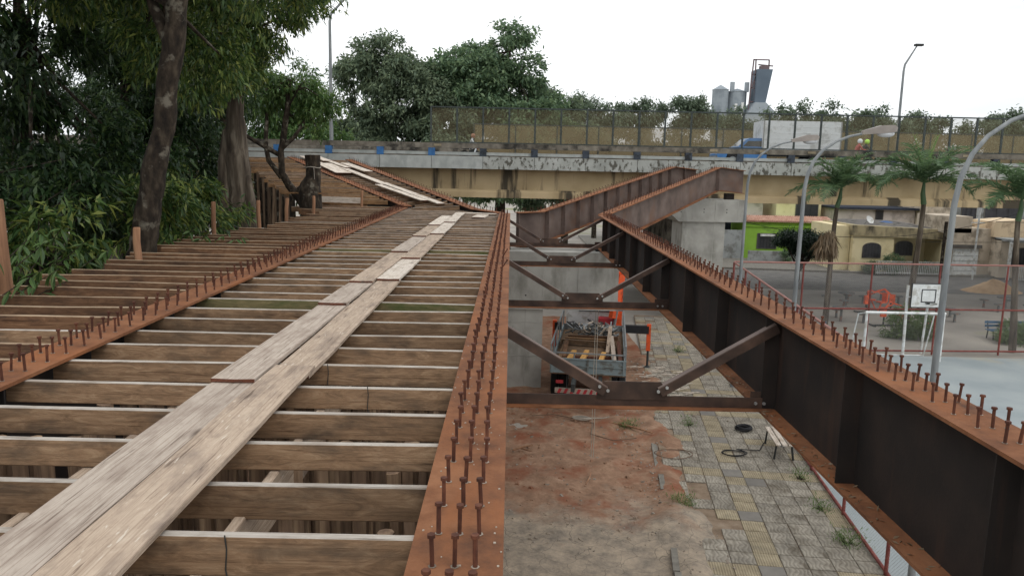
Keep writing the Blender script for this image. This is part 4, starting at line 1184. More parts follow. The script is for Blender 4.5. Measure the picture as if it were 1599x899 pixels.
def foliage(blobs, twigs, per, L0, W0, droop=0.55, spread=0.09, nsub=22, shell=(0.35, 1.0), sub=(0.22, 0.42)):
    Ps, Ds, Cs = [], [], []
    tot = sum(b[3] * b[4] * b[5] for b in blobs) ** 1.0
    for b in blobs:
        n = max(20, int(twigs * b[3] * b[4] * b[5] / tot))
        p, o, cs = blob_points(b[:3], b[3:6], n, nsub, sub, shell)
        Cs.append(cs)
        p = np.repeat(p, per, 0); o = np.repeat(o, per, 0)
        d = unit(o * 0.5 + NR.normal(0, 0.62, p.shape) + np.array([0, 0, -droop]))
        p = p + NR.normal(0, spread, p.shape)
        Ps.append(p); Ds.append(d)
    P = np.concatenate(Ps); D = np.concatenate(Ds); N = len(P)
    return P, D, L0 * NR.uniform(0.45, 1.35, N), W0 * NR.uniform(0.6, 1.3, N), Cs

def tree(name, label, loc, trunk, blobs, twigs, per, L0, W0, leaf, bark='bark_dark', cat='tree', group=None, droop=0.55, limbs=7, spread=0.09, nsub=22, branches=(), shell=(0.35, 1.0), sub=(0.22, 0.42), lr=0.05):
    """trunk: [(x,y,z,r)] world points; blobs: (cx,cy,cz,rx,ry,rz) world"""
    t = thing(name, label, cat, loc, 0, group)
    o = np.array(loc)
    b = MB()
    # trunk with finer rings so that bark and outline are uneven
    pts = []; rad = []
    rr = random.Random(int(abs(loc[0] * 31 + loc[1] * 17)))
    for i in range(len(trunk) - 1):
        A = trunk[i]; B = trunk[i + 1]
        for k in range(4):
            f = k / 4.0
            pts.append([A[j] + (B[j] - A[j]) * f + rr.gauss(0, 0.06 * A[3]) for j in range(3)]); rad.append((A[3] + (B[3] - A[3]) * f) * rr.uniform(0.93, 1.08))
    pts.append(list(trunk[-1][:3])); rad.append(trunk[-1][3])
    b.tube([np.array(p) - o for p in pts], rad, n=14)
    for br in branches:
        b.tube([np.array(p[:3]) - o for p in br], [p[3] for p in br], n=9)
    P, D, Ln, Wd, Cs = foliage(blobs, twigs, per, L0, W0, droop, spread, nsub, shell, sub)
    top = np.array(trunk[-1][:3])
    for cs in Cs:
        for c in cs[:limbs]:
            j = rr.randint(max(0, len(pts) - 6), len(pts) - 1)
            s = np.array(pts[j]); m = (s + c) / 2 + np.array([rr.gauss(0, .2), rr.gauss(0, .2), rr.uniform(0, .4)])
            b.tube([s - o, m - o, c - o], [min(rad[j] * 0.5, lr * 1.6), lr, lr * 0.35], n=6)
    tr = b.build('trunk', bark, t, smooth=True)
    cr = link('crown', leaf_mesh('crown', P - o, D, Ln, Wd, leaf), t)
    return t

# trees on the bank at left
tree('mango_tree', 'leaning dark trunk tree beside the joists at left', (-7.1, 14.7, -2.6),
     [(-7.25, 14.7, -2.8, .34), (-7.08, 14.7, -0.2, .27), (-6.95, 14.7, 0.4, .235), (-6.74, 14.7, 1.4, .215), (-6.5, 14.7, 2.5, .20), (-6.3, 14.7, 3.6, .21), (-6.15, 14.75, 4.6, .17), (-6.0, 15, 6.5, .13)],
     [(-6.9, 17.2, 4.3, 1.5, 1.6, 1.5), (-5.6, 18.2, 5.9, 1.8, 2.0, 1.3), (-8.6, 15.5, 5.9, 2.6, 2.4, 1.5), (-6.4, 13.6, 6.6, 2.2, 2, 1.2)], 3600, 9, 0.2, 0.052, 'leaf_mango', branches=([(-6.3, 14.7, 3.6, .12), (-6.75, 14.9, 4.6, .1), (-7.3, 15, 6, .07)],), group='trees on the bank')
tree('mango_tree', 'twin trunk grey tree standing left of the small forked tree', (-8.6, 24.4, -2.2),
     [(-8.55, 24.4, -2.4, .5), (-8.5, 24.4, -0.1, .42), (-8.5, 24.4, 1.0, .36), (-8.6, 24.4, 2.4, .34), (-8.52, 24.4, 3.6, .2), (-8.5, 24.5, 5, .17), (-8.5, 24.6, 7.5, .1)],
     [(-8.6, 23.2, 4.6, 1.6, 1.5, 1.5), (-7.4, 24.0, 6.4, 2.2, 2.2, 1.6), (-10.2, 24.6, 6.0, 2.4, 2, 2.0)], 4000, 8, 0.2, 0.055, 'leaf_mango', bark='bark_grey',
     branches=([(-8.85, 24.2, -2.2, .3), (-8.95, 24.2, 0.2, .2), (-8.98, 24.3, 1.6, .17), (-8.85, 24.4, 2.6, .15)], [(-8.15, 24.25, -2.2, .28), (-8.12, 24.25, 0.2, .17), (-8.3, 24.3, 1.2, .15)]), group='trees on the bank')
tree('forked_tree', 'small dark forked tree with light leaves left of the stump', (-8.3, 30.9, -2.0),
     [(-8.1, 30.9, -2.2, .2), (-8.15, 30.7, -0.1, .17), (-8.75, 30.6, 0.75, .15), (-9.0, 30.5, 1.2, .13), (-9.0, 30.5, 2.1, .12), (-8.72, 30.5, 3.7, .1), (-8.6, 30.5, 4.8, .06)],
     [(-8.4, 30.6, 4.5, 1.5, 1.2, 1.0), (-7.5, 31.0, 3.7, 0.9, 0.9, 0.9), (-9.8, 30.8, 4.4, 1.1, 1, 0.9)], 620, 8, 0.24, 0.07, 'leaf_light',
     branches=([(-9.0, 30.5, 1.05, .11), (-9.5, 30.5, 1.7, .1), (-9.6, 30.5, 2.3, .09), (-9.55, 30.6, 3.4, .07), (-9.7, 30.7, 4.4, .04)], [(-9.02, 30.5, 1.9, .1), (-9.6, 30.5, 2.2, .09), (-10.35, 30.4, 2.65, .075), (-11, 30.4, 2.9, .05)],
               [(-8.95, 30.5, 2.2, .09), (-8.5, 30.5, 2.6, .08), (-8.15, 30.5, 3.1, .06), (-7.8, 30.7, 3.8, .035)]), limbs=4, group='trees on the bank', lr=0.03)
for (lab, x, y, h, bl, tw) in (
    ('dense dark tree filling the far left edge of the picture', -12.2, 12.5, 5, [(-11.6, 12.5, 3.6, 2.8, 2.6, 2.4), (-10.6, 12.0, 1.2, 2.0, 2.2, 1.5), (-9.4, 12.8, 6.0, 2.4, 2, 1.2)], 2600),
    ('dense dark tree behind the leaning trunk', -12.4, 19.5, 6, [(-11.8, 19.0, 3.8, 3.0, 2.8, 2.8), (-10.6, 19.5, 1.2, 2.2, 2.4, 1.8), (-12, 19, 7.5, 3.4, 3, 1.8)], 3000),
    ('dense dark tree between leaning trunk and twin trunk', -13.5, 27.0, 7, [(-12.6, 26.8, 3.2, 3.0, 2.6, 3.4), (-11.4, 27.5, 1.0, 2.2, 2.2, 1.8), (-12.5, 27, 7.6, 3.4, 3, 2.4)], 3000),
    ('dark tree deep behind at the far left', -20, 24, 8, [(-19, 23.5, 4.2, 4.2, 3.6, 4.2), (-17, 23.0, 1.2, 3, 3, 2.4)], 2400),
    ('dark tree deep behind the twin trunk', -19, 35, 8, [(-17.8, 34.5, 3.2, 4.0, 3.4, 4.2), (-15.4, 35.0, 1.2, 3, 2.6, 2.6)], 2600),
    ('tree with open crown behind the small forked tree', -14.0, 37.5, 8, [(-13.6, 37.5, 5.4, 2.4, 2.2, 2.2), (-15, 37.5, 3.2, 2.2, 2, 1.6)], 900)):
    tree('shade_tree', lab, (x, y, -2.0), [(x, y, -2.4, .3), (x + .1, y, 0.5, .24), (x + .3, y, h * .6, .18), (x + .4, y, h, .1)], bl, int(tw * 1.5), 8, 0.24, 0.072, 'leaf_dark', group='trees on the bank')
# low shrubs along the edge of the joists
def shrub(label, x, y, z, bl, tw, per, L0, W0, leaf, name='shrub', group='shrubs along the joists', droop=0.6, base=-2.3):
    return tree(name, label, (x, y, base), [(x, y, base - .1, .07), (x + .05, y, (base + z) / 2, .05), (x + .1, y, z, .03)], bl, tw, per, L0, W0, leaf, cat='shrub', group=group, droop=droop, limbs=9, lr=0.018, nsub=14)
shrub('leafy shrub hanging over the joist ends between post and trunk', -8.0, 12.9, 0.3, [(-7.75, 12.9, 0.35, 1.05, 0.9, 0.8), (-8.3, 13.2, -.3, 1.1, 1, .8)], 330, 8, 0.25, 0.065, 'leaf_mango', base=-3.2)
shrub('leafy shrub right behind the leaning trunk', -8.1, 17.0, 0.4, [(-7.75, 17.0, 0.5, 0.95, 1.2, 0.9), (-8.2, 19.2, 0.5, 1.0, 1.3, 1.1), (-7.6, 16.2, -.1, .7, .7, .5)], 620, 8, 0.25, 0.062, 'leaf_mango', base=-3.2)
shrub('leafy shrub in front of the twin trunk tree', -8.5, 21.4, 0.4, [(-8.4, 21.4, 0.35, 0.9, 1.2, 0.8), (-9.6, 21.5, .6, 1.2, 1.2, 1.1)], 420, 8, 0.25, 0.062, 'leaf_mango', base=-3.0)
shrub('dark shrub deep in the shade at the left edge', -9.6, 10.6, 0.3, [(-9.4, 10.8, 0.5, 1.4, 1.6, 1.2), (-9.0, 14.8, .6, 1.2, 1.4, 1.2), (-10, 17, .5, 1.4, 1.6, 1.4)], 900, 8, 0.26, 0.07, 'leaf_dark', base=-3.2)

# the nearest mango sprays: every leaf is its own piece
def leaf_piece(nm, mat, L0=0.24, W0=0.06):
    b = MB()
    pr_ = [(0, 0.004), (0.12, 0.35), (0.35, 0.95), (0.6, 0.9), (0.85, 0.42), (1.0, 0.02)]
    vs = []
    for f, w in pr_:
        z = -0.10 * L0 * (f ** 2) * 1.6
        vs += [(L0 * f, -W0 / 2 * w, z + 0.010 * w), (L0 * f, 0, z - 0.004), (L0 * f, W0 / 2 * w, z + 0.010 * w)]
    fs = []
    for i in range(5):
        a = i * 3
        fs += [(a, a + 1, a + 4, a + 3), (a + 1, a + 2, a + 5, a + 4)]
    b.add(vs, fs)
    return b.mesh(nm, mat, smooth=True)
LP = [leaf_piece('leaf', 'leaf_mango'), leaf_piece('leaf', 'leaf_mango', 0.2, 0.055), leaf_piece('leaf', 'leaf_light', 0.22, 0.06)]
def spray_bush(label, root, tips, n_per, seed):
    t = thing('mango_shoot', label, 'shrub', root, 0, 'mango shoots over the joists')
    rr = random.Random(seed); o = Vector(root)
    for tip in tips:
        tip = Vector(tip)
        b = MB(); mid_ = (o * 0.45 + tip * 0.55) + Vector((0, 0, 0.25))
        q = [Vector((0, 0, 0)), mid_ - o, tip - o]
        b.tube(q, [.016, .011, .004], n=6); b.build('twig', 'bark_dark', t, smooth=True)
        for k in range(n_per):
            f = rr.random() ** 0.6
            base = q[1].lerp(q[2], f)
            yaw = rr.uniform(0, 2 * math.pi); pit = rr.uniform(0.0, 1.15)
            link('leaf', rr.choice(LP[:2] if rr.random() < .75 else LP[2:]), t, base, (rr.uniform(-.6, .6), pit, yaw)).scale = (rr.uniform(.75, 1.15),) * 3
    return t
spray_bush('mango shoot with glossy leaves beside the thick left post', (-7.4, 9.2, -1.4), [(-6.25, 9.35, 0.75), (-6.0, 9.9, 0.55), (-6.35, 8.8, 0.35), (-5.7, 9.3, 0.28), (-6.6, 9.8, 0.95), (-5.95, 8.7, 0.12), (-6.8, 9.0, 0.4), (-5.85, 9.9, 0.2), (-6.3, 10.3, 0.7), (-6.1, 9.1, 0.45), (-5.75, 9.9, 0.05)], 18, 3)
spray_bush('mango shoot lying over the joists right of the leaning trunk', (-7.6, 15.9, -1.2), [(-6.35, 16.2, 0.12), (-6.0, 16.4, 0.1), (-6.9, 15.6, 0.2), (-5.7, 16.3, 0.05), (-6.75, 16.6, 0.25)], 16, 9)
spray_bush('mango shoot between short post and thick left post', (-7.9, 11.6, -1.4), [(-6.9, 11.4, 0.62), (-6.6, 11.9, 0.35), (-7.1, 12.2, 0.55), (-6.55, 11.2, 0.22), (-6.8, 10.8, 0.5), (-6.45, 12.3, 0.18)], 18, 13)
spray_bush('mango shoot at the left edge above the thick post', (-7.2, 8.2, -1.0), [(-5.75, 8.3, 1.35), (-5.7, 8.35, 1.1), (-5.8, 8.2, 0.6)], 10, 17)

# cut trunk stump with flared foot, held on boards
st_ = thing('trunk_stump', 'cut tree trunk stump with flared foot standing on a board over the joists', 'stump', (-7.4, 29.0, 0.5))
b = MB()
b.tube([(-0.02, 0, -2.2), (-0.1, 0, -0.3), (-0.12, 0, 0.05), (-0.1, 0, 0.3), (0.02, 0, 0.62), (0.02, 0, 1.0), (0.0, 0, 1.43)], [.4, .42, .43, .38, .28, .27, .29], n=16)
b.tube([(-0.15, 0, 0.35), (-0.45, 0.02, 0.14), (-0.66, 0.02, 0.04)], [.2, .17, .09], n=10)
b.build('trunk', 'bark_dark', st_, smooth=True)
b = MB(); b.lathe((0.0, 0, 1.42), [(0.27, 0), (0.24, 0.02)], n=16); b.build('cut_face', 'bark_grey', st_)
b = MB(); b.tube([(0.3 * math.cos(a), 0.3 * math.sin(a), 0.98 + 0.02 * math.sin(3 * a)) for a in np.linspace(0, 2 * math.pi, 17)], 0.018, n=5); b.tube([(0.12, -.31, .98), (0.14, -.31, .55)], .012, n=5); b.build('rope_tie', 'rope', st_)

# ------------------------------------------------------------------ trees behind the overpass
tree('broad_tree', 'big pale green rounded tree left behind the overpass', (-11, 70, GZ), [(-11, 70, GZ, .5), (-11, 70, 0, .4), (-10.8, 70, 5, .25), (-10.5, 70, 9, .15)],
     [(-11.6, 70, 9.6, 4.2, 3.6, 3.0), (-13.6, 69, 5.4, 3.4, 3, 3.4), (-8.2, 69.0, 7.2, 3.8, 3.2, 3.8), (-10.5, 68, 2.2, 5.8, 3.4, 3.4), (-6, 68, 3.4, 4, 3, 4)], 10500, 6, 0.42, 0.19, 'leaf_far', group='trees behind the overpass', spread=0.2, nsub=34, sub=(0.18, 0.34))
tree('broad_tree', 'tallest dark layered tree behind the overpass mesh fence', (-1.0, 72, GZ), [(-1, 72, GZ, .6), (-1, 72, 0, .45), (-0.8, 72, 7, .25), (-.4, 72, 12, .12)],
     [(-3.4, 72, 10.6, 3.8, 3.4, 2.2), (-0.3, 72, 13.2, 2.2, 2.2, 1.4), (-5.2, 71, 8.8, 3.2, 3, 2.8), (-7.4, 71, 9.2, 2.6, 2.4, 2.5), (-1.2, 72, 8.6, 5.4, 3.8, 3.4), (1.4, 71, 5.6, 4.8, 3.6, 3.6), (-3.9, 71.5, 7.0, 3.6, 3.2, 3.4), (-1, 70, 1.4, 6.8, 3.6, 3.8)], 13000, 6, 0.46, 0.22, 'leaf_far_bright', group='trees behind the overpass', droop=0.2, spread=0.2, nsub=34, sub=(0.18, 0.34))
tree('broad_tree', 'low sloping tree right of the tallest tree behind the fence', (5.4, 76, GZ), [(5.4, 76, GZ, .4), (5.4, 76, 0, .3), (5.4, 76, 4, .15)],
     [(3.0, 76, 6.4, 3.2, 2.6, 3.2), (6.2, 76, 4.6, 3.0, 2.4, 3.2), (5, 76, 0.6, 6, 3, 3.6)], 5600, 6, 0.48, 0.22, 'leaf_far', group='trees behind the overpass', spread=0.2, nsub=26)
tree('broad_tree', 'bright leafy tree behind the overpass rail at left', (-16.5, 58, GZ), [(-16.5, 58, GZ, .4), (-16.5, 58, 0, .3), (-16.3, 58, 6, .15)],
     [(-16.4, 58, 5.4, 2.8, 2.4, 2.8), (-14.0, 57, 3.2, 2.2, 2, 2.2), (-18.8, 58, 4.0, 2.8, 2, 3.2), (-16, 58, 0.8, 4, 2.4, 2.6)], 4200, 6, 0.36, 0.14, 'leaf_light', group='trees behind the overpass', spread=0.18, nsub=26)
tree('broad_tree', 'dark tree behind the overpass at the far left', (-24, 60, GZ), [(-24, 60, GZ, .4), (-24, 60, 1, .3), (-24, 60, 6, .15)],
     [(-24, 60, 5.0, 4.2, 3, 5.0), (-28, 60, 5.0, 4.2, 3, 5.0)], 2600, 6, 0.4, 0.16, 'leaf_dark', group='trees behind the overpass', spread=0.2, nsub=26)
rk = random.Random(21)
names = ['row tree behind the fence, first right of the sloping tree', 'row tree behind the fence, second right of the sloping tree', 'row tree behind the fence, left of the cement works', 'row tree in front of the silos', 'taller row tree right of the cement tower',
         'row tree behind the white truck box', 'row tree right of the truck box', 'row tree above the motorcycle riders', 'row tree left of the tall right lamp', 'row tree right of the tall right lamp', 'row tree above the middle palm', 'row tree near the right picture edge', 'last row tree at the right picture edge']
hx = [9.5, 14.5, 20, 26.5, 31.5, 37, 42.5, 48, 53.5, 58.5, 63.5, 69, 75]
hz = [8.8, 9.4, 9.0, 8.0, 9.4, 9.0, 9.0, 8.8, 8.8, 8.6, 9.0, 8.6, 8.6]
for i, x in enumerate(hx):
    y = 88 + rk.uniform(-2, 3); tz = hz[i] + rk.uniform(-1.3, .6)
    tree('row_tree', names[i], (x, y, GZ), [(x, y, GZ, .3), (x, y, 0, .22), (x, y, tz - 1, .1)],
         [(x - 1.2, y, tz - 0.9, 2.3, 2, 2.0), (x + 1.5, y, tz - 1.3, 2.3, 2, 1.9), (x, y, tz - 4.4, 3.6, 2.4, 3.0), (x, y, tz - 8, 3.4, 2.2, 3)], 3000, 6, 0.42, 0.19, 'leaf_hedge', group='row of trees behind the far fence', spread=0.25, nsub=16, limbs=4)

# ------------------------------------------------------------------ palms
def palm(label, base, top, n, seed, fl=2.6, spear=False, r=0.13):
    t = thing('palm_tree', label, 'palm', base, 0, 'palms along the park')
    o = Vector(base); tp = Vector(top) - o
    rr = random.Random(seed)
    b = MB(); pts = []; rad = []
    for i in range(13):
        f = i / 12.0
        pts.append(tp * f * 0.86 + Vector((0.1 * math.sin(f * 3 + seed), 0, 0))); rad.append(r * (1.25 - 0.45 * f) * (1.0 if i % 2 else 0.95))
    b.tube(pts, rad, n=12); b.build('trunk', 'bark_grey', t, smooth=True)
    b = MB(); b.tube([pts[-1], tp * 0.93, tp], [r * .95, r * .8, r * .45], n=12); b.build('crownshaft', 'leaf_palm', t, smooth=True)
    for k in range(n):
        yaw = 2 * math.pi * k / n + rr.uniform(-.25, .25)
        el = rr.uniform(0.25, 1.15) if k % 3 else rr.uniform(0.95, 1.4)
        L_ = fl * rr.uniform(0.8, 1.1)
        dr = Vector((math.cos(yaw), math.sin(yaw), 0))
        pth = []; p = tp.copy(); ang = el
        ns = 14
        for s in range(ns + 1):
            pth.append(p.copy())
            p = p + (dr * math.cos(ang) + Vector((0, 0, math.sin(ang)))) * (L_ / ns)
            ang -= rr.uniform(0.06, 0.16) * (0.5 + 1.1 * s / ns)
        m = MB(); m.tube(pth, [0.026 * (1 - 0.8 * s / ns) for s in range(ns + 1)], n=5)
        for s in range(2, ns + 1):
            for q in range(3):
                f = (s - q / 3.0 - rr.random() * .1)
                i0 = max(0, min(ns - 1, int(f))); pp = pth[i0].lerp(pth[i0 + 1], f - i0) if i0 < ns else pth[-1]
                tn = (pth[i0 + 1] - pth[i0]).normalized()
                sd = tn.cross(Vector((0, 0, 1))).normalized(); un = sd.cross(tn)
                ll = 0.62 * math.sin(math.pi * min(0.97, 0.12 + 0.88 * f / ns)) + 0.12
                for sg in (-1, 1):
                    tip = pp + (sd * sg * 0.75 + tn * 0.6 + un * rr.uniform(-.1, .45)).normalized() * ll * rr.uniform(.8, 1.2) + Vector((0, 0, -rr.uniform(.05, .4) * ll))
                    md = pp.lerp(tip, 0.5) + un * 0.05 * ll
                    w = tn * 0.028
                    m.add([pp - w, pp + w, md + w, tip, md - w], [(0, 1, 2, 3, 4)])
        m.build('frond', 'leaf_palm', t)
    if spear:
        for a_ in (0.25, -0.35):
            m = MB(); L_ = fl * .8
            pth = [tp + Vector((a_ * L_ * f * (0.35 + .4 * f), 0.1 * f, L_ * f * (1 - .12 * f))) for f in (0, .25, .5, .75, 1)]
            m.tube(pth, [.03, .025, .02, .012, .005], n=5)
            for f in np.linspace(0.3, 1, 16):
                i0 = min(3, int(f * 4)); pp = pth[i0].lerp(pth[i0 + 1], f * 4 - i0)
                for sg in (-1, 1):
                    tip = pp + Vector((sg * .22, -.05, .42)) * (1.1 - .5 * f); w = Vector((0, 0, .03))
                    m.add([pp - w, pp + w, tip], [(0, 1, 2)])
            m.build('young_frond', 'leaf_palm_new', t)
    return t
palm('palm before the brown broken frond, left of three', (16.3, 39.0, GZ), (16.6, 38.9, 0.95), 18, 2, 2.8)
palm('tall palm with bright new fronds, middle of three', (20.1, 37.9, GZ), (20.2, 37.9, 1.3), 19, 5, 3.1, spear=True, r=0.14)
palm('palm at the right picture edge', (22.8, 34.0, GZ), (22.5, 34.0, 0.7), 17, 8, 3.0)
# dry hanging sheath on the left palm
_P, _D, _L, _W, _c = foliage([(0, 0, 0.25, 0.5, 0.25, 0.55)], 110, 6, 0.75, 0.075, 2.6, 0.07, 14)
dd = link('dry_palm_sheath', leaf_mesh('dry_palm_sheath', _P, _D, _L, _W, 'leaf_dry'), None, (16.0, 38.7, -2.0), label='tan bulging dry palm sheath hanging against the left palm trunk', cat='palm sheath')

# dark ball-crowned street tree before the green house
tree('street_tree', 'dark ball crowned small tree before the green house', (20.9, 55, GZ), [(20.87, 55, GZ, .12), (20.9, 55, -5.2, .1), (21.0, 55, -4.2, .08)],
     [(20.9, 55, -3.2, 2.1, 1.8, 1.15), (22.1, 55, -3.6, 1.3, 1.2, .9)], 3000, 6, 0.2, 0.08, 'leaf_ball', bark='bark_dark', droop=0.2, spread=0.12, nsub=40, limbs=12, lr=0.035, shell=(0.3, 0.85),
     branches=([(20.9, 55, -5.2, .08), (20.3, 55, -4.2, .06), (19.9, 55, -3.4, .04)], [(20.9, 55, -5.0, .08), (21.8, 55, -4.2, .06), (22.4, 55, -3.4, .04)]))
# ------------------------------------------------------------------ houses across the street
def grille_window(parent, x, z, w, h, y, arch=False, frame='roof_grey', bars=6):
    if arch:
        n = 10
        poly = [(-w / 2, 0), (w / 2, 0), (w / 2, h * .68)] + [(w / 2 * math.cos(a), h * .68 + h * .32 * math.sin(a)) for a in np.linspace(0, math.pi, n)][1:-1] + [(-w / 2, h * .68)]
    else:
        poly = [(-w / 2, 0), (w / 2, 0), (w / 2, h), (-w / 2, h)]
    g = MB(); g.prism(poly, 0.0, 0.05)
    o = g.build('window', 'window_dark', parent, (x, y - 0.03, z))
    f = MB()
    k = len(poly)
    for i in range(k):
        a = poly[i]; c = poly[(i + 1) % k]
        f.bar((a[0], 0, a[1]), (c[0], 0, c[1]), 0.06, 0.06, up=(0, 1, 0))
    f.build('window_frame', frame, o)
    for i in range(1, bars):
        xx = -w / 2 + w * i / bars
        bq = MB(); bq.box((xx, -0.06, h * .5), (0.022, 0.02, h * (.95 if not arch else .9))); bq.build('grille_bar', 'dark_metal', o)
    return o
def railing(name, label, x0, x1, y, z0, h, mat, gap=0.14, rot=0.0, cat='railing'):
    t = thing(name, label, cat, (x0, y, z0), rot, 'front railings of the houses')
    n = int((x1 - x0) / gap); L_ = x1 - x0
    for zz in (h, .1):
        b = MB(); b.box((L_ / 2, 0, zz), (L_, .05, .05)); b.build('rail', mat, t)
    m = MB(); m.box((0, 0, h / 2), (.035, .03, h)); mm = m.mesh('baluster', mat)
    for i in range(n + 1): link('baluster', mm, t, (i * gap, 0, 0))
    return t
def H(label, loc): return thing('house', label, 'house', loc, 0, 'houses across the street')

# green house
g = H('bright green house with terracotta tile edge behind the ball tree', (21.3, 69.5, GZ))
b = MB(); b.box((3.8, 3, 1.7), (7.9, 6, 3.4)); b.build('wall', 'green_wall', g)
b = MB(); b.box((3.8, -0.06, 2.95), (7.9, .1, .1)); b.build('cornice', 'green_wall', g)
rr_ = MB()
for i in range(40):
    x = -0.25 + i * 0.208
    rr_.tube([(x, -0.35, 3.42), (x, 1.6, 3.78)], 0.1, n=6)
rr_.build('roof', 'roof_tile', g, kind='stuff')
b = MB(); b.box((-.18, -.2, 3.62), (.3, .5, .34)); b.build('corner_tile', 'roof_tile', g)
grille_window(g, 2.0, 0.95, 1.75, 1.35, 0, False)
b = MB(); b.box((2.0, -.12, 2.16), (1.3, .16, .2)); b.build('awning_box', 'white_paint', g)
b = MB(); b.box((4.9, -.02, .95), (1.1, .06, 1.9)); dr_ = b.build('door', 'window_dark', g)
for i in range(7):
    q = MB(); q.box((4.45 + i * .15, -.08, 1.0), (.03, .03, 1.9)); q.build('grille_bar', 'galvanised', dr_)
b = MB(); b.box((3.8, -2.2, 0.45), (8.2, .16, 1.0)); b.build('front_wall', 'grey_wall', g)
# grey carport left of it
g2 = H('grey house front with dark carport left of the green house', (16.6, 69.0, GZ))
b = MB(); b.box((2.1, 3, 4.0), (4.6, 6, 1.0)); b.build('upper_wall', 'grey_wall', g2)
b = MB(); b.box((2.1, 4.2, 1.75), (4.6, .2, 3.5)); b.build('back_wall', 'cloth_dark', g2)
b = MB(); b.box((3.5, .1, 1.3), (1.7, .16, 2.6)); b.box((.3, .1, 1.75), (.5, .16, 3.5)); b.build('gate_wall', 'grey_wall', g2)
# houses at the back, under the overpass girder
def backhouse(label, x0, x1, y, z0, z1, mat, roof='roof_grey', win=()):
    t = H(label, (x0, y, GZ))
    b = MB(); b.box(((x1 - x0) / 2, 2.5, (z1 - GZ) / 2), (x1 - x0, 5, z1 - GZ)); b.build('wall', mat, t)
    b = MB(); b.box(((x1 - x0) / 2, 2.3, z1 - GZ + .09), (x1 - x0 + .7, 5.8, .18)); b.build('roof', roof, t)
    for (x, z, w, h) in win: grille_window(t, x - x0, z - GZ, w, h, 0, bars=3)
    return t
backhouse('white upper house wall behind the green roof', 20.5, 25.2, 77, -3, -0.9, 'pink_wall', win=())
backhouse('pale yellow upper house with big dark window behind green house', 26.2, 30.6, 76, -3, -0.4, 'yellow_wall', win=((29.2, -2.6, 2.2, 1.6),))
backhouse('pinkish long upper house under the overpass behind the yellow house', 31.2, 38.6, 73.5, -3, -1.6, 'pink_wall', 'cloth_dark', win=((35.2, -2.9, .7, 1.2),))
backhouse('beige tall wall behind the garage', 38.7, 41.5, 72, -3, -0.3, 'beige_wall')
backhouse('grey long building under the overpass at right', 41.7, 56, 73, -3, -0.2, 'grey_wall', win=((43.4, -3.0, 1.4, 2.0), (46.6, -3.2, 3.4, 2.2), (51, -3.2, 2.2, 2.2)))
# grey lean-to wall between the green and yellow houses
b = MB(); b.box((0, 0, 0.75), (2.25, .18, 1.6)); b.box((.02, -.02, 1.6), (2.35, .3, .1))
b.build('garden_wall', 'grey_wall', None, (28.85, 65.0, GZ), label='plain grey garden wall between green and yellow houses', cat='wall')
# yellow house
yh = H('yellow house with arched barred windows and stained flat parapet', (27.6, 61.6, GZ))
b = MB(); b.box((1.65, 3, 1.75), (3.3, 6, 3.5)); b.build('wall', 'yellow_wall', yh)
b = MB(); b.box((5.4, 4.2, 1.75), (4.2, 3.6, 3.5)); b.build('recessed_wall', 'yellow_wall', yh)
b = MB(); b.box((7.3, 1.2, 1.4), (.4, 2.4, 2.8)); b.build('porch_wall', 'yellow_wall', yh)
b = MB(); b.box((-0.6, 3.2, 1.7), (1.1, 5.4, 3.9)); b.build('side_wall', 'yellow_wall', yh)
pp_ = MB(); pp_.hexa([(-.15, -.15, 2.95), (7.6, -.15, 2.7), (7.6, 6, 2.7), (-.15, 6, 2.95), (-.15, -.15, 3.75), (7.6, -.15, 3.5), (7.6, 6, 3.5), (-.15, 6, 3.75)])
pp_.build('parapet', 'parapet_stained', yh)
b = MB(); b.hexa([(0.1, .2, 3.6), (7.3, .2, 3.45), (7.3, 6, 3.45), (0.1, 6, 3.7), (1.5, 2.5, 3.9), (5.6, 2.5, 3.85), (5.6, 6, 3.85), (1.5, 6, 3.9)]); b.build('roof', 'roof_grey', yh)
grille_window(yh, 1.55, 1.15, 1.45, 1.2, 0, True)
grille_window(yh, 5.35, 1.15, 1.45, 1.2, 2.4, True)
b = MB(); b.box((3.75, 2.36, 1.05), (.95, .08, 2.1)); d = b.build('door', 'bark_dark', yh)
b = MB(); b.box((4.05, 2.3, 1.0), (.06, .06, .08)); b.build('door_handle', 'galvanised', d)
railing('railing', 'white front railing of the yellow house', 28.9, 35.2, 60.0, GZ + .05, 1.0, 'white_paint')
b = MB(); b.lathe((0, 0, 0), [(0.55, 0), (0.62, .3), (0.66, .38), (0.6, .42), (0.2, .5)], n=16); b.build('water_tank', 'tank_blue', None, (31.5, 64.5, -2.66), smooth=True, label='blue water tank on the roof of the yellow house', cat='water tank')
b = MB(); b.lathe((0, 0, 0), [(0.02, 0), (.2, .04), (.35, .13), (.36, .14), (.2, .06), (0.02, .03)], n=16); dish = b.build('satellite_dish', 'white_paint', None, (29.0, 62.2, -2.0), (R(50), R(30), 0), smooth=True, label='white satellite dish at the left end of the yellow roof', cat='dish')
b = MB(); b.tube([(0, 0, -.05), (0, 0, -0.55)], .03, n=6); b.build('mount', 'galvanised', dish)
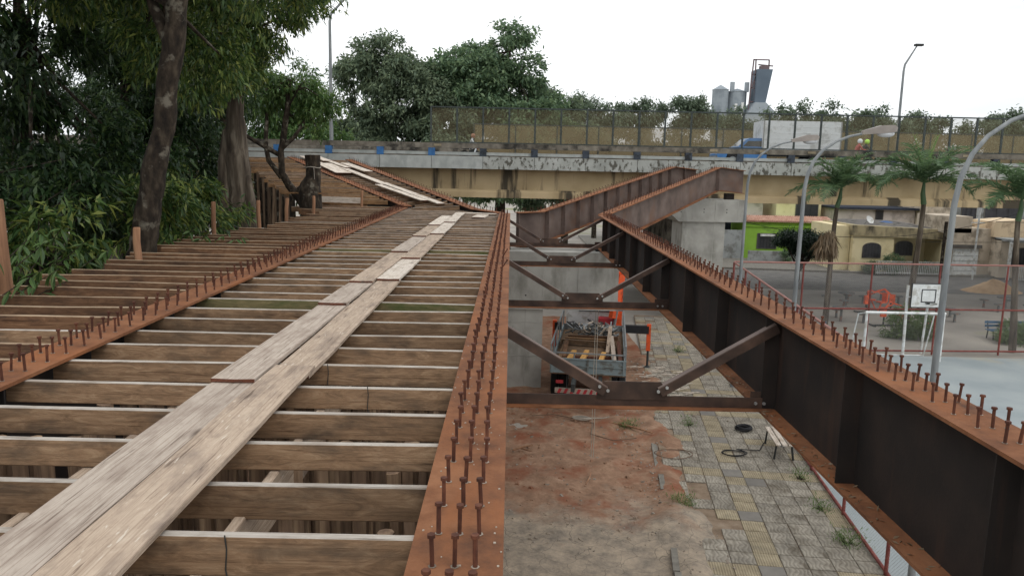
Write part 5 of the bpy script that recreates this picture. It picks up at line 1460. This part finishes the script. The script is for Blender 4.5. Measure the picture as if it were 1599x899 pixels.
# beige garage and last house
gh = H('beige house with white garage door right of the yellow house', (35.2, 60.8, GZ))
b = MB(); b.box((1.5, 3, 1.85), (3.0, 6, 3.7)); b.box((.2, 2.0, 4.0), (2.3, 4, 1.3)); b.build('wall', 'beige_wall', gh)
b = MB(); b.box((1.05, -.03, 1.05), (2.0, .08, 2.1)); gd_ = b.build('garage_door', 'white_paint', gh)
for z in (.35, .75, 1.15, 1.55): 
    q = MB(); q.box((1.05, -.08, z), (1.96, .03, .03)); q.build('door_rib', 'grey_wall', gd_)
b = MB(); b.box((1.05, -.1, 2.3), (2.3, .3, .25)); b.build('lintel', 'roof_grey', gh)
lh = H('tan house with grey porch slab at the right picture edge', (38.3, 58.5, GZ))
b = MB(); b.box((4, 3.5, 1.5), (8.2, 5, 3.0)); b.build('wall', 'beige_wall', lh)
b = MB(); b.box((3.2, .8, 3.0), (6.6, 2.2, .2)); b.build('porch_slab', 'grey_wall', lh)
b = MB(); b.prism([(-.2, 3.1), (6.2, 3.1), (6.2, 3.5), (4.2, 4.35), (2.0, 4.5), (-.2, 4.3)], 1.9, 5); b.build('roof', 'roof_sand', lh)
grille_window(lh, 1.4, 1.0, 1.5, 1.35, 1.0, False, bars=7)
grille_window(lh, 4.2, .4, .9, 1.9, 1.0, False, bars=3)
for x in (4.9, -.1):
    b = MB(); b.box((x, -.2, 1.45), (.17, .17, 2.9)); b.build('porch_post', 'white_paint', lh)
b = MB(); b.box((3.0, .3, 3.3), (.5, .4, .4)); b.build('meter_box', 'dark_metal', lh)
railing('railing', 'white front railing of the tan house', 38.4, 43.6, 57.3, GZ + .1, 1.0, 'white_paint')
# utility poles and cables
for lab, x, y, h, mt in (('brown utility pole between yellow house and garage', 33.6, 59.3, 4.3, 'bark_dark'), ('slim white pole in front of the garage', 35.8, 58.8, 5.6, 'white_paint')):
    t = thing('utility_pole', lab, 'pole', (x, y, GZ), 0, 'poles before the houses')
    b = MB(); b.tube([(0, 0, -.1), (0, 0, h * .5), (.04, 0, h)], [.13 if mt == 'bark_dark' else .07] * 3, n=9); b.build('pole', mt, t, smooth=True)
    b = MB(); b.bar((-.5, 0, h - 1.3), (.5, 0, h - 1.3), .08, .08); b.build('crossarm', mt, t)
def cable(label, a, c, sag, r=0.022, mat='cable', name='cable', cat='cable', group='overhead cables'):
    a = Vector(a); c = Vector(c); b = MB()
    mid_ = (a + c) / 2
    pts = [a.lerp(c, f) - mid_ - Vector((0, 0, sag * 4 * f * (1 - f))) for f in np.linspace(0, 1, 13)]
    b.tube(pts, r, n=5)
    return b.build(name, mat, None, mid_, label=label, cat=cat, group=group)
cable('black cable sagging from the carport to the upper right pole', (17.5, 58, -2.0), (38, 57.6, -1.0), 1.5)
cable('black cable rising past the middle palm to the right edge', (36, 57, -1.6), (60, 55, 0.5), 0.6)
cable('thin cable from the yellow porch to the right edge', (31, 58.5, -3.3), (50, 57, -1.9), 0.4, r=0.016)

# sand heap, street bushes
def heap(label, x, y, r, h, mat):
    xs = np.linspace(-1, 1, 15); b = MB(); vs = []; fs = []
    rr = random.Random(5)
    for j in xs:
        for i in xs:
            d = math.sqrt(i * i + j * j)
            vs.append((i * r, j * r * .7, max(-0.02, h * (1 - d) * (1 + .25 * math.sin(5 * i + 3 * j)) + rr.gauss(0, .015) if d < 1 else -0.02)))
    for j in range(14):
        for i in range(14):
            a = j * 15 + i; fs.append((a, a + 1, a + 16, a + 15))
    b.add(vs, fs)
    return b.build('sand_heap', mat, None, (x, y, GZ - .09), smooth=True, label=label, cat='sand heap')
heap('heap of tan sand on the street before the tan house', 33.6, 52.8, 2.0, 0.85, 'sand_pile')
def bush(label, x, y, r, h, n, leaf='leaf_grass', name='bush', L0=.3, W0=.06, droop=-.3, z=GZ, group='bushes in the park'):
    t = thing(name, label, 'bush', (x, y, z), 0, group)
    P, D, Ln, Wd, Cs = foliage([(0, 0, h * .45, r, r * .8, h * .5)], n, 6, L0, W0, droop, .1, 16)
    b = MB()
    for c in Cs[0][:9]:
        b.tube([(0, 0, -0.05), (c[0] * .5, c[1] * .5, max(.05, c[2] * .6)), tuple(c)], [.02, .014, .006], n=5)
    b.build('stem', 'bark_dark', t)
    link('leaves', leaf_mesh('leaves', P, D, Ln, Wd, leaf), t)
    return t
bush('green bush with pale flowers behind the white goal', 19.6, 36.6, 1.25, 1.5, 420)
bush('weedy bush beside the blue bench at right', 25.2, 36.2, 1.7, .9, 420)
bush('small shrub before the yellow house door', 30.6, 60.6, .7, 1.6, 200, 'leaf_far_bright')
bush('low shrubs behind the yellow house railing, left', 29.2, 60.8, 1.0, .9, 220, 'leaf_far')
bush('low shrubs behind the yellow house railing, right', 33.4, 60.8, 1.2, .9, 220, 'leaf_far')
bush('dark shrubs at the tan house railing', 41.2, 57.8, 1.4, 1.3, 300, 'leaf_dark')
bush('sapling before the green house front wall', 24.1, 66.5, .5, 1.3, 90, 'leaf_far_bright')

# ------------------------------------------------------------------ court: fences, goal, hoop
def court_fence(label, a, c, h, step, gap_first=False):
    a = Vector(a); c = Vector(c); d = c - a; L_ = d.length
    t = thing('court_fence', label, 'fence', a, math.atan2(d.y, d.x), 'red framed mesh fences of the court')
    n = int(round(L_ / step)); st = L_ / n
    p = MB(); p.tube([(0, 0, -.05), (0, 0, h)], .04, n=8); pm_ = p.mesh('fence_post', 'red_paint')
    s = MB(); s.add([(.03, 0, .1), (st - .03, 0, .1), (st - .03, 0, h - .03), (.03, 0, h - .03)], [(0, 1, 2, 3)]); sm = s.mesh('mesh_panel', 'mesh_court')
    for i in range(n + 1):
        link('fence_post', pm_, t, (i * st, 0, 0))
        if i < n: link('mesh_panel', sm, t, (i * st, 0, 0))
    for z in (h, h * .5, .12):
        r = MB(); r.tube([(0, 0, z), (L_, 0, z)], .038, n=8); r.build('fence_rail', 'pink_rail' if z > h * .9 else 'red_paint', t, smooth=True)
    return t
court_fence('red framed side fence of the court along the pavement', (6.55, 6.0, GZ), (9.55, 32.4, GZ), 3.95, 2.6)
court_fence('red framed end fence of the court behind the goal', (9.62, 32.6, GZ), (40, 34.2, GZ), 3.95, 3.05)
gl_ = thing('goal', 'white futsal goal frame in front of the end fence', 'goal', (14.95, 31.6, GZ))
for x in (0.06, 3.3):
    b = MB(); b.tube([(x, 0, 0), (x, 0, 2.06)], .055, n=10); b.build('upright', 'white_paint', gl_, smooth=True)
b = MB(); b.tube([(0.0, 0, 2.06), (3.36, 0, 2.06)], .055, n=10); b.build('crossbar', 'white_paint', gl_, smooth=True)
for x in (0.06, 3.3):
    b = MB(); b.tube([(x, 0, 2.05), (x - .1, .55, 1.9), (x - .15, 1.0, 0)], .028, n=7); b.build('back_stay', 'white_paint', gl_, smooth=True)
b = MB(); b.tube([(-.1, 1.0, .03), (3.15, 1.0, .03)], .025, n=6); b.build('ground_bar', 'white_paint', gl_, smooth=True)
bh = thing('basketball_hoop', 'basketball backboard on white posts behind the goal', 'basketball hoop', (17.15, 32.2, GZ))
b = MB(); b.tube([(0, .3, 0), (-.06, .3, 3.1)], .06, n=10); b.build('post', 'white_paint', bh, smooth=True)
b = MB(); b.tube([(1.1, .9, 0), (1.05, .6, 2.6), (1.0, .2, 2.9)], .05, n=10); b.build('post', 'white_paint', bh, smooth=True)
b = MB(); b.box((.68, 0, 2.72), (1.45, .05, 1.02)); bd = b.build('backboard', 'white_paint', bh)
b = MB()
for (x, z, w, h) in ((.68, 2.98, .62, .035), (.68, 2.45, .62, .035), (.39, 2.715, .035, .5), (.97, 2.715, .035, .5)): b.box((x, -.032, z), (w, .012, h))
b.build('target_square', 'black_paint', bd)
b = MB()
for (x, z, w, h) in ((.68, 3.225, 1.47, .03), (.68, 2.215, 1.47, .03), (-.04, 2.72, .03, 1.0), (1.4, 2.72, .03, 1.0)): b.box((x, -.0, z), (w, .06, h))
b.build('board_frame', 'dark_metal', bd)
b = MB(); b.tube([(.68 + .22 * math.cos(a), -.28 + .22 * math.sin(a), 2.42) for a in np.linspace(0, 2 * math.pi, 15)], .014, n=5); b.bar((.68, -.04, 2.41), (.68, -.07, 2.41), .12, .1); b.build('rim', 'dark_metal', bd)
for a_, c_ in (((0, .3, 2.6), (0.3, .05, 2.7)), ((1.0, .4, 2.7), (1.0, .05, 2.7))):
    b = MB(); b.bar(a_, c_, .05, .05); b.build('bracket', 'white_paint', bh)

# stone tables with stools, benches, exercise machines
def lath(c, r, h, top, n=12):
    b = MB(); b.lathe(c, [(.09, 0), (.07, .05), (.06, h - .08), (r, h - .06), (r, h)], n=n)
    return b
tabs = [(20.4, 45.8, 'stone table with stools near the left palm foot'), (17.9, 40.6, 'single stone table left of the goal'), (22.9, 46.6, 'stone table with stools behind the orange machines'), (23.9, 42.2, 'stone table with stools right of the backboard'), (29.7, 45.2, 'brown topped stone table with stools at right')]
for i, (x, y, lab) in enumerate(tabs):
    lath((0, 0, 0), .48, .8, None).build('park_table', 'table_grey', None, (x, y, GZ - .09), label=lab, cat='table', group='stone tables in the park')
    for k in range(4 if i != 1 else 2):
        a = k * math.pi / 2 + .4 + i * .3
        where = ['front right of', 'back right of', 'back left of', 'front left of'][k]
        lath((0, 0, 0), .26, .5, None).build('park_stool', 'table_grey', None, (x + 1.15 * math.cos(a - .9), y + 1.15 * math.sin(a - .9), GZ - .09), label='round stone stool ' + where + ' the ' + lab[:60], cat='stool', group='stone stools in the park')
def bench(label, loc, rot, mat, n=3, L_=1.6):
    t = thing('park_bench', label, 'bench', loc, rot, 'park benches')
    for i in range(n):
        b = MB(); b.box((0, -.18 + .17 * i, .45), (L_, .13, .035)); b.build('seat_slat', mat, t)
    for i in range(2):
        b = MB(); b.box((0, .25 + .04 * i, .62 + .17 * i), (L_, .03, .12)); b.build('back_slat', mat, t)
    for s in (-1, 1):
        b = MB(); x = s * (L_ / 2 - .15)
        b.tube([(x, -.24, 0), (x, -.2, .42), (x, .2, .42), (x, .32, .86)], .03, n=7); b.tube([(x, .2, .42), (x, .26, 0)], .03, n=7); b.build('leg', 'dark_metal', t, smooth=True)
    return t
bench('blue slatted bench at the right edge of the park', (24.6, 36.9, GZ - .09), 0.05, 'bench_blue', L_=2.2)
bench('blue bench by the side fence left of the goal', (15.0, 35.4, GZ - .09), 0.9, 'bench_blue')
bench('pale bench with black legs on the pavement under the right girder', (7.62, 20.5, GZ + .05), R(-97), 'plank_pale', L_=1.5)
def machine(label, loc, rot, two=False):
    t = thing('exercise_machine', label, 'exercise machine', loc, rot, 'orange exercise machines')
    b = MB(); b.tube([(-.9, -.3, .05), (-.9, .3, .05)], .04, n=7); b.tube([(.9, -.3, .05), (.9, .3, .05)], .04, n=7); b.tube([(-.9, 0, .05), (.9, 0, .05)], .045, n=7)
    b.tube([(-.3, 0, .05), (-.3, 0, 1.0)], .045, n=7); b.build('base_frame', 'dark_metal', t, smooth=True)
    b = MB(); b.tube([(-.3, 0, .95), (.1, -.2, 1.25), (.5, -.22, 1.1)], .035, n=7); b.tube([(-.3, 0, .95), (.1, .2, 1.25), (.5, .22, 1.1)], .035, n=7); b.tube([(.5, 0, .05), (.75, 0, .55)], .04, n=7); b.build('arm', 'orange_paint', t, smooth=True)
    b = MB(); b.box((.72, 0, .58), (.42, .4, .08)); b.box((.95, 0, .85), (.08, .38, .5)); b.build('seat', 'orange_paint', t)
    b = MB(); b.box((-.35, 0, .75), (.3, .12, .5)); b.build('panel', 'orange_paint', t)
    return t
machine('orange exercise machine farthest back behind the goal', (20.9, 43.6, GZ - .09), 0.3)
machine('orange exercise machine beside the farthest one', (22.0, 44.2, GZ - .09), 2.6)
machine('low orange exercise machine right behind the goal crossbar', (20.0, 39.6, GZ - .09), 0.1)
sg = thing('small_sign', 'small red sign on a post right of the bush', 'sign', (20.7, 37.2, GZ - .09))
b = MB(); b.tube([(0, 0, 0), (0, 0, .8)], .03, n=6); b.build('post', 'dark_metal', sg)
b = MB(); b.box((0, -.03, .75), (.4, .04, .36)); b.build('plate', 'orange_paint', sg)
# manhole on the court
b = MB(); b.lathe((0, 0, 0), [(.42, 0), (.42, .012), (.38, .016), (.36, .012), (.1, .012)], n=20); b.build('manhole_cover', 'dark_metal', None, (14.3, 23.2, GZ + .012), label='round dark manhole cover on the court', cat='manhole')

# ------------------------------------------------------------------ lorry with folding crane, parked under the bridge
ctk = thing('crane_truck', 'grey flatbed lorry with orange crane and stabiliser legs, seen from behind', 'truck', (2.62, 24.3, GZ), R(-7.5))
BL, BW, BZ = 6.6, 2.42, 1.15
b = MB(); b.box((0, BL / 2, BZ), (BW, BL, .1)); b.build('bed_floor', 'wood_joist', ctk)
tg = MB(); tg.box((0, 0, BZ + .24), (BW + .04, .05, .5)); tg_o = tg.build('tailgate', 'bed_grey', ctk)
for z in (BZ + .02, BZ + .24, BZ + .47):
    q = MB(); q.box((0, -.035, z), (BW + .06, .03, .035)); q.build('tailgate_rib', 'bed_grey', tg_o)
for x in (-BW / 2 + .05, 0, BW / 2 - .05):
    q = MB(); q.box((x, -.04, BZ + .24), (.06, .04, .5)); q.build('tailgate_post', 'bed_grey', tg_o)
for s in (-1, 1):
    q = MB(); q.box((s * (BW / 2 - .0), BL / 2 + .03, BZ + .12), (.05, BL, .26)); so = q.build('side_board', 'bed_grey', ctk)
    q = MB(); q.box((s * (BW / 2), BL / 2 + .03, BZ + .93), (.045, BL, .045)); q.build('top_rail', 'galvanised', so)
    for k in range(6):
        q = MB(); q.box((s * BW / 2, .08 + k * (BL - .1) / 5, BZ + .58), (.045, .045, .7)); q.build('rail_post', 'galvanised', so)
q = MB(); q.box((0, 0.02, BZ + .66), (BW, .04, .04)); q.box((-.45, 0.02, BZ + .57), (.04, .04, .2)); q.box((.8, 0.02, BZ + .57), (.04, .04, .2)); q.build('rear_rail', 'galvanised', ctk)
q = MB(); q.box((0, BL + .02, BZ + .15), (BW, .06, .3)); q.box((0, BL + .02, BZ + .93), (BW, .05, .05)); q.build('headboard', 'galvanised', ctk)
for x in (-.42, .42):
    q = MB(); q.box((x, BL / 2, BZ - .2), (.12, BL + 2.2, .26)); q.build('chassis_rail', 'dark_metal', ctk)
q = MB(); q.box((0, .0, .55), (2.1, .1, .16)); bmp = q.build('rear_bumper', 'plank_grey', ctk)
for k in range(10):
    q = MB(); x = -0.98 + k * .21
    q.hexa([(x, -.06, .475), (x + .1, -.06, .475), (x + .1, -.052, .475), (x, -.052, .475), (x + .07, -.06, .625), (x + .17, -.06, .625), (x + .17, -.052, .625), (x + .07, -.052, .625)])
    q.build('warning_stripe', 'stripe_red', bmp)
for s in (-1, 1):
    q = MB(); q.box((s * .9, -.03, .85), (.24, .05, .1)); q.build('tail_light', 'stripe_red', ctk)
    for y in (1.3, 2.5):
        for dx in (.86, 1.14): wheel(ctk, s * dx, y, .5, .24).rotation_euler = (0, 0, math.pi / 2)
    wheel(ctk, s * .98, BL + 1.9, .5, .28).rotation_euler = (0, 0, math.pi / 2)
q = MB(); q.box((.75, .3, .75), (.06, .1, .8)); q.build('marker_post', 'tile_yellow', ctk)
cb = MB(); cb.prism([(-1.18, .75), (1.18, .75), (1.18, 2.2), (1.0, 2.55), (-1.0, 2.55), (-1.18, 2.2)], BL + 1.35, BL + 3.1); cab_ = cb.build('cab', 'white_paint', ctk)
q = MB(); q.box((0, BL + 1.34, 2.0), (1.3, .03, .5)); q.build('rear_window', 'glass_dark', cab_)
# crane: beam across, legs, column, folded boom
q = MB(); q.box((0, BL + .65, .95), (2.5, .4, .35)); q.build('stabiliser_beam', 'black_paint', ctk)
for s, ex in ((-1, .25), (1, .95)):
    q = MB(); q.box((s * (1.25 + ex / 2), BL - 1.0, 1.55), (ex, .22, .3)); q.build('outrigger_arm', 'black_paint', ctk)
    q = MB(); q.box((s * (1.25 + ex), BL - 1.0, 1.25), (.16, .18, 1.05)); lg = q.build('stabiliser_leg', 'orange_paint', ctk)
    q = MB(); q.tube([(s * (1.25 + ex), BL - 1.0, .75), (s * (1.25 + ex), BL - 1.0, .08)], .045, n=8); q.lathe((s * (1.25 + ex), BL - 1.0, 0.02), [(.16, 0), (.16, .04), (.06, .08)], n=10); q.build('leg_ram', 'dark_metal', lg)
q = MB(); q.box((.98, BL + .65, 2.3), (.36, .42, 2.6)); q.build('crane_column', 'orange_paint', ctk)
q = MB(); q.bar((1.05, BL + .5, 3.5), (.8, BL + .3, 1.7), .24, .3); q.bar((.9, BL + .7, 2.5), (-.9, BL + .75, 2.3), .2, .26); q.build('crane_boom', 'orange_paint', ctk)
q = MB(); q.tube([(.85, BL + .3, 1.3), (1.0, BL + .28, 2.4)], .06, n=8); q.build('crane_ram', 'galvanised', ctk)
q = MB(); q.box((.55, BL + .6, 1.45), (.7, .5, .4)); q.build('control_box', 'stripe_red', ctk)
# load: timbers, steel scraps
rl = random.Random(8)
def load(label, a, c, w, h, mat):
    a = Vector(a); c = Vector(c)
    Mx = ctk.matrix_basis if False else Matrix.Translation(ctk.location) @ Matrix.Rotation(R(-7.5), 4, 'Z')
    A = Mx @ a; C_ = Mx @ c; L_ = (C_ - A).length; d = C_ - A
    b = MB(); b.box((0, 0, 0), (L_, w, h))
    b.build('loaded_timber', mat, None, (A + C_) / 2, (0, -math.asin(d.z / L_), math.atan2(d.y, d.x)), label=label, cat='timber', group='timbers on the lorry bed')
load('yellow timber on the lorry bed, left of three', (-.75, .5, 1.3), (-.55, 2.3, 1.32), .16, .12, 'yellow_timber')
load('yellow timber on the lorry bed, middle of three', (-.3, .5, 1.3), (-.1, 2.4, 1.32), .16, .12, 'yellow_timber')
load('yellow timber on the lorry bed, right of three', (.35, .5, 1.3), (.5, 2.2, 1.32), .16, .12, 'yellow_timber')
load('long brown beam lying across the lorry bed', (-1.1, 3.9, 1.32), (.9, 3.6, 1.34), .16, .16, 'wood_joist')
load('second brown beam across the lorry bed', (-1.0, 4.3, 1.32), (.7, 4.1, 1.34), .14, .14, 'wood_warm')
load('grey beam along the right side of the lorry bed', (.85, .6, 1.36), (.75, 4.2, 1.4), .14, .3, 'plank_grey')
load('rusty steel section along the right side of the lorry bed', (1.05, .4, 1.34), (1.0, 3.6, 1.36), .12, .26, 'rust_stud')
load('rusty steel bar behind the tailgate', (-.3, .2, 1.27), (1.0, .22, 1.27), .1, .1, 'rust_stud')
for k in range(7):
    load(['brown beam lying along the left of the lorry bed', 'brown beam next to the left rail of the lorry bed', 'dark beam under the yellow timbers, left', 'dark beam under the yellow timbers, right', 'brown beam leaning at the right lorry rail', 'reddish plank lying before the scrap heap', 'short brown block behind the tailgate, left'][k],
         [(-1.0, .8, 1.3), (-.85, 1.2, 1.36), (-.95, 1.2, 1.24), (-.8, 1.7, 1.24), (.62, 2.2, 1.3), (-.9, 4.75, 1.3), (-1.0, .25, 1.26)][k], [(-.95, 4.2, 1.3), (-.9, 3.7, 1.4), (.9, 1.15, 1.24), (.95, 1.75, 1.24), (.7, 4.9, 1.7), (1.0, 4.6, 1.35), (-.4, .27, 1.26)][k], .13, .12 + .02 * (k % 3), ['wood_joist', 'wood_red', 'wood_joist', 'rust_stud', 'plank_buff', 'wood_red', 'wood_joist'][k])
sc = MB()
for k in range(120):
    x = rl.uniform(-.8, .9); y = rl.uniform(4.7, 6.4); a = rl.uniform(0, 3.1)
    sc.bar((x, y, 1.25 + rl.random() * .35), (x + .4 * math.cos(a), y + .3 * math.sin(a), 1.25 + rl.random() * .45), .05, .05, rl.randint(0, 2))
sc.build('scrap_pile', ['galvanised', 'dark_metal', 'stone'], None, ctk.location, (0, 0, R(-7.5)), label='grey scrap heap at the front of the lorry bed', cat='scrap', kind='stuff')

# ------------------------------------------------------------------ cement works far behind
cw = thing('cement_works', 'grey cement works with silos and leaning conveyor tower far behind', 'factory', (84, 300, GZ))
def C(p): return (p[0] - 84, p[1] - 300, p[2] - GZ)
b = MB(); b.lathe(C((78.9, 300, GZ)), [(3.0, 0), (3.0, 38.2), (3.2, 38.4), (0.2, 40.2)], n=20); b.build('silo', 'silo_grey', cw, smooth=False)
b = MB(); b.lathe(C((85.8, 302, GZ)), [(3.6, 0), (3.6, 37.8), (3.8, 38.0), (0.2, 39.2)], n=20); b.build('silo', 'silo_grey', cw)
for x in (83.3, 88.8):
    b = MB(); b.box(C((x, 300, 33.5)), (1.4, 1.4, 3.6)); b.build('roof_stack', 'silo_grey', cw)
b = MB(); b.hexa([C(p) for p in ((91.0, 296, 27), (95.0, 296, 27), (95.0, 304, 27), (91.0, 304, 27), (91.3, 296, 39.8), (97.0, 296, 39.8), (97.0, 304, 39.8), (91.3, 304, 39.8))]); b.build('conveyor_tower', 'silo_dark', cw)
b = MB(); b.prism([(C((86, 0, 0))[0], C((0, 0, 20))[2]), (C((101.5, 0, 0))[0], C((0, 0, 20))[2]), (C((101, 0, 0))[0], C((0, 0, 22))[2]), (C((95, 0, 0))[0], C((0, 0, 27.6))[2]), (C((91, 0, 0))[0], C((0, 0, 27.6))[2])], -5, 5); b.build('hopper', 'silo_grey', cw)
b = MB()
for (p, q) in (((89.2, 298, 22), (90.2, 298, 43.6)), ((90.2, 298, 43.4), (96.0, 298, 43.4)), ((96, 298, 43.4), (96, 298, 40)), ((90.0, 298, 38), (91.5, 298, 38)), ((89.9, 298, 33), (91.6, 298, 33)), ((89.6, 298, 28), (91, 298, 28)), ((91.4, 298, 26), (91, 298, 43.5)), ((90, 298, 33), (91.6, 298, 38)), ((92, 298, 41.6), (97.6, 298, 41.2))):
    b.bar(C(p), C(q), .45, .45)
b.build('head_frame', 'silo_steel', cw)
b = MB(); b.box(C((94.2, 298, 40.5)), (3.2, 2, 1.2)); b.build('machine_room', 'silo_steel', cw)
for x, z in ((84, 25), (86.4, 25.5)):
    b = MB(); b.tube([C((x, 296, 18)), C((x, 296, z + 2))], .5, n=8); b.build('pipe', 'white_paint', cw)

# ------------------------------------------------------------------ small things on the ground
rs = random.Random(17)
def stones(name, label, n, xr, yr, s0, s1, mat, zf):
    b = MB()
    for _ in range(n):
        x = rs.uniform(*xr); y = rs.uniform(*yr); s = rs.uniform(s0, s1) * (0.5 + rs.random())
        z = zf(x, y)
        a = rs.uniform(0, 3.14); ca, sa = math.cos(a), math.sin(a)
        vs = []
        for (dx, dy, dz) in ((-1, -.6, 0), (1, -.7, 0), (.8, .7, 0), (-.9, .6, 0), (-.6, -.4, .7), (.5, -.4, .8), (.6, .3, .6), (-.5, .5, .7)):
            dx *= rs.uniform(.7, 1.2); dy *= rs.uniform(.7, 1.2)
            vs.append((x + (dx * ca - dy * sa) * s, y + (dx * sa + dy * ca) * s, z + dz * s * rs.uniform(.5, 1.1) - .008))
        b.hexa(vs)
    return b.build(name, mat, None, label=label, kind='stuff')
pz = lambda x, y: GZ + .06
stones('rubble', 'loose stones and rubble on the red soil', 260, (-0.5, 3.9), (12.5, 25.5), .015, .05, 'stone', soil_z)
stones('rubble', 'clods of red earth on the site soil', 260, (0, 3.9), (15, 25), .02, .06, 'site_soil', soil_z)
stones('rubble', 'rubble strewn on the pavement beside the lorry', 240, (4.6, 7.0), (23, 31), .015, .05, 'stone', pz)
stones('rubble', 'gravel crumbs along the kerb', 300, (3.3, 4.6), (13.5, 24), .01, .035, 'stone', pz)
st2 = MB()
for _ in range(60):
    x = rs.uniform(4.7, 6.6); y = rs.uniform(25.5, 29.5); a = rs.uniform(-.5, .5)
    st2.bar((x, y, GZ + .08), (x + .35 * math.cos(a), y + .2 * math.sin(a), GZ + .09 + rs.random() * .04), .03, .02)
st2.build('wood_scraps', 'plank_pale', None, label='pale wood scraps strewn right of the lorry', kind='stuff')
for lab, x, y, r, n in (('grass tuft with sticks at the soil edge under the nearest brace', 3.75, 22.3, .35, 70), ('grass tuft at the broken kerb', 4.1, 16.9, .4, 80), ('grass tuft on the tiles beside the lorry', 7.35, 32.2, .3, 50),
                      ('small grass tuft on the tiles below the nearest brace', 5.6, 22.6, .18, 30), ('grass tuft along the court fence foot, near', 7.25, 15.2, .4, 70), ('grass tuft along the court fence foot, second', 7.35, 16.8, .3, 50), ('low weeds along the fence near the bench', 7.5, 18.6, .3, 40)):
    bush(lab, x, y, r * .8, .16, n, 'leaf_grass', 'grass_tuft', .13, .016, -.9, GZ + .03, 'grass tufts on the pavement')
def coil(label, x, y, z, r, turns, mat, tr, name='hose', cat='hose', squash=.7, tail=None):
    b = MB(); pts = []
    for k in range(int(turns * 16) + 1):
        a = k * 2 * math.pi / 16
        rr = r * (1 + .1 * math.sin(a * .7 + x))
        pts.append((rr * math.cos(a), rr * squash * math.sin(a), .02 + .006 * k / 4 + .01 * math.sin(a * 2.3)))
    if tail: pts += tail
    b.tube(pts, tr, n=6)
    return b.build(name, mat, None, (x, y, z), smooth=True, label=label, cat=cat, group='hoses and ropes on the ground')
coil('black hose coil on the pavement near the bench', 6.3, 20.2, GZ + .06, .32, 2.2, 'cable', .014, tail=[(.8, .3, .02), (1.1, .9, .02)])
coil('black bundle of cable beside the bench', 7.15, 22.2, GZ + .07, .22, 4, 'cable', .03, squash=.9)
coil('wire loop lying on the tiles right of the soil', 4.6, 20.1, GZ + .06, .5, 1.2, 'hose_brown', .012)
coil('pale knotted rope on the red soil', 2.35, 23.0, GZ + .03, .28, 2.6, 'rope', .016, 'rope', 'rope', .45, tail=[(.7, .1, .03), (.9, .25, .03)])
b = MB(); b.tube([(0, 0, .03), (.7, .15, .04), (1.4, -.25, .03), (1.9, -.6, .03), (1.7, -1.6, .03), (2.3, -2.1, .03), (3.0, -1.9, .04)], .016, n=6); b.build('hose', 'hose_brown', None, (.8, 23.3, GZ), smooth=True, label='brown hose winding across the red soil', cat='hose', group='hoses and ropes on the ground')
for lab, a, c, r in (('forked dead branch on the soil at the girder edge', (.2, 20.2, GZ + .06), (.75, 20.5, GZ + .1), .03), ('thick stick lying on the grass at the soil edge', (3.2, 22.6, GZ + .08), (4.3, 21.6, GZ + .14), .035), ('thin stick lying on red soil', (2.0, 18.0, GZ + .05), (2.2, 18.7, GZ + .08), .016)):
    a = Vector(a); c = Vector(c); b = MB(); b.tube([Vector((0, 0, 0)), (c - a) * .5 + Vector((.03, 0, .03)), c - a], [r, r * .9, r * .6], n=7)
    if 'forked' in lab: b.tube([(c - a) * .4, (c - a) * .4 + Vector((.3, -.3, .02))], [r * .8, r * .4], n=6)
    b.build('branch', 'post_peeled', None, a, smooth=True, label=lab, cat='branch', group='sticks on the ground')
# twin ropes hanging from the nearest brace
for k, x in enumerate((1.19, 1.235)):
    b = MB(); b.tube([(0, 0, 0), (.01 * k, 0.02, -1.7), (.02, .05, -3.3)], .007, n=5); b.build('hanging_rope', 'rope', None, (x + .62, 15.6, -1.15), smooth=True, label=('left' if k == 0 else 'right') + ' of two thin ropes hanging before the lorry', cat='rope', group='hanging ropes')
# specks of mortar and leaves on the near flange
b = MB()
for _ in range(90):
    x = rs.uniform(-.39, -.01); y = rs.uniform(2.3, 7); s = rs.uniform(.002, .006)
    b.box((x, y, .0015), (s * 2, s * 2.4, .003))
b.build('mortar_specks', 'stone', None, label='pale mortar specks on the middle girder flange', kind='stuff')

# dry leaves caught on the right girder's bottom flange
lt = np.array([(2.99 + NR.uniform(.02, .17), NR.uniform(4.5, 12), -1.168) for _ in range(150)])
ld = unit(np.column_stack([NR.normal(0, 1, 150), NR.normal(0, 1, 150), np.full(150, .12)]))
link('leaf_litter', leaf_mesh('leaf_litter', lt, ld, NR.uniform(.03, .09, 150), NR.uniform(.01, .025, 150), 'leaf_dry', bend=0), None, label='dry leaves on the bottom flange of the right girder', kind='stuff')
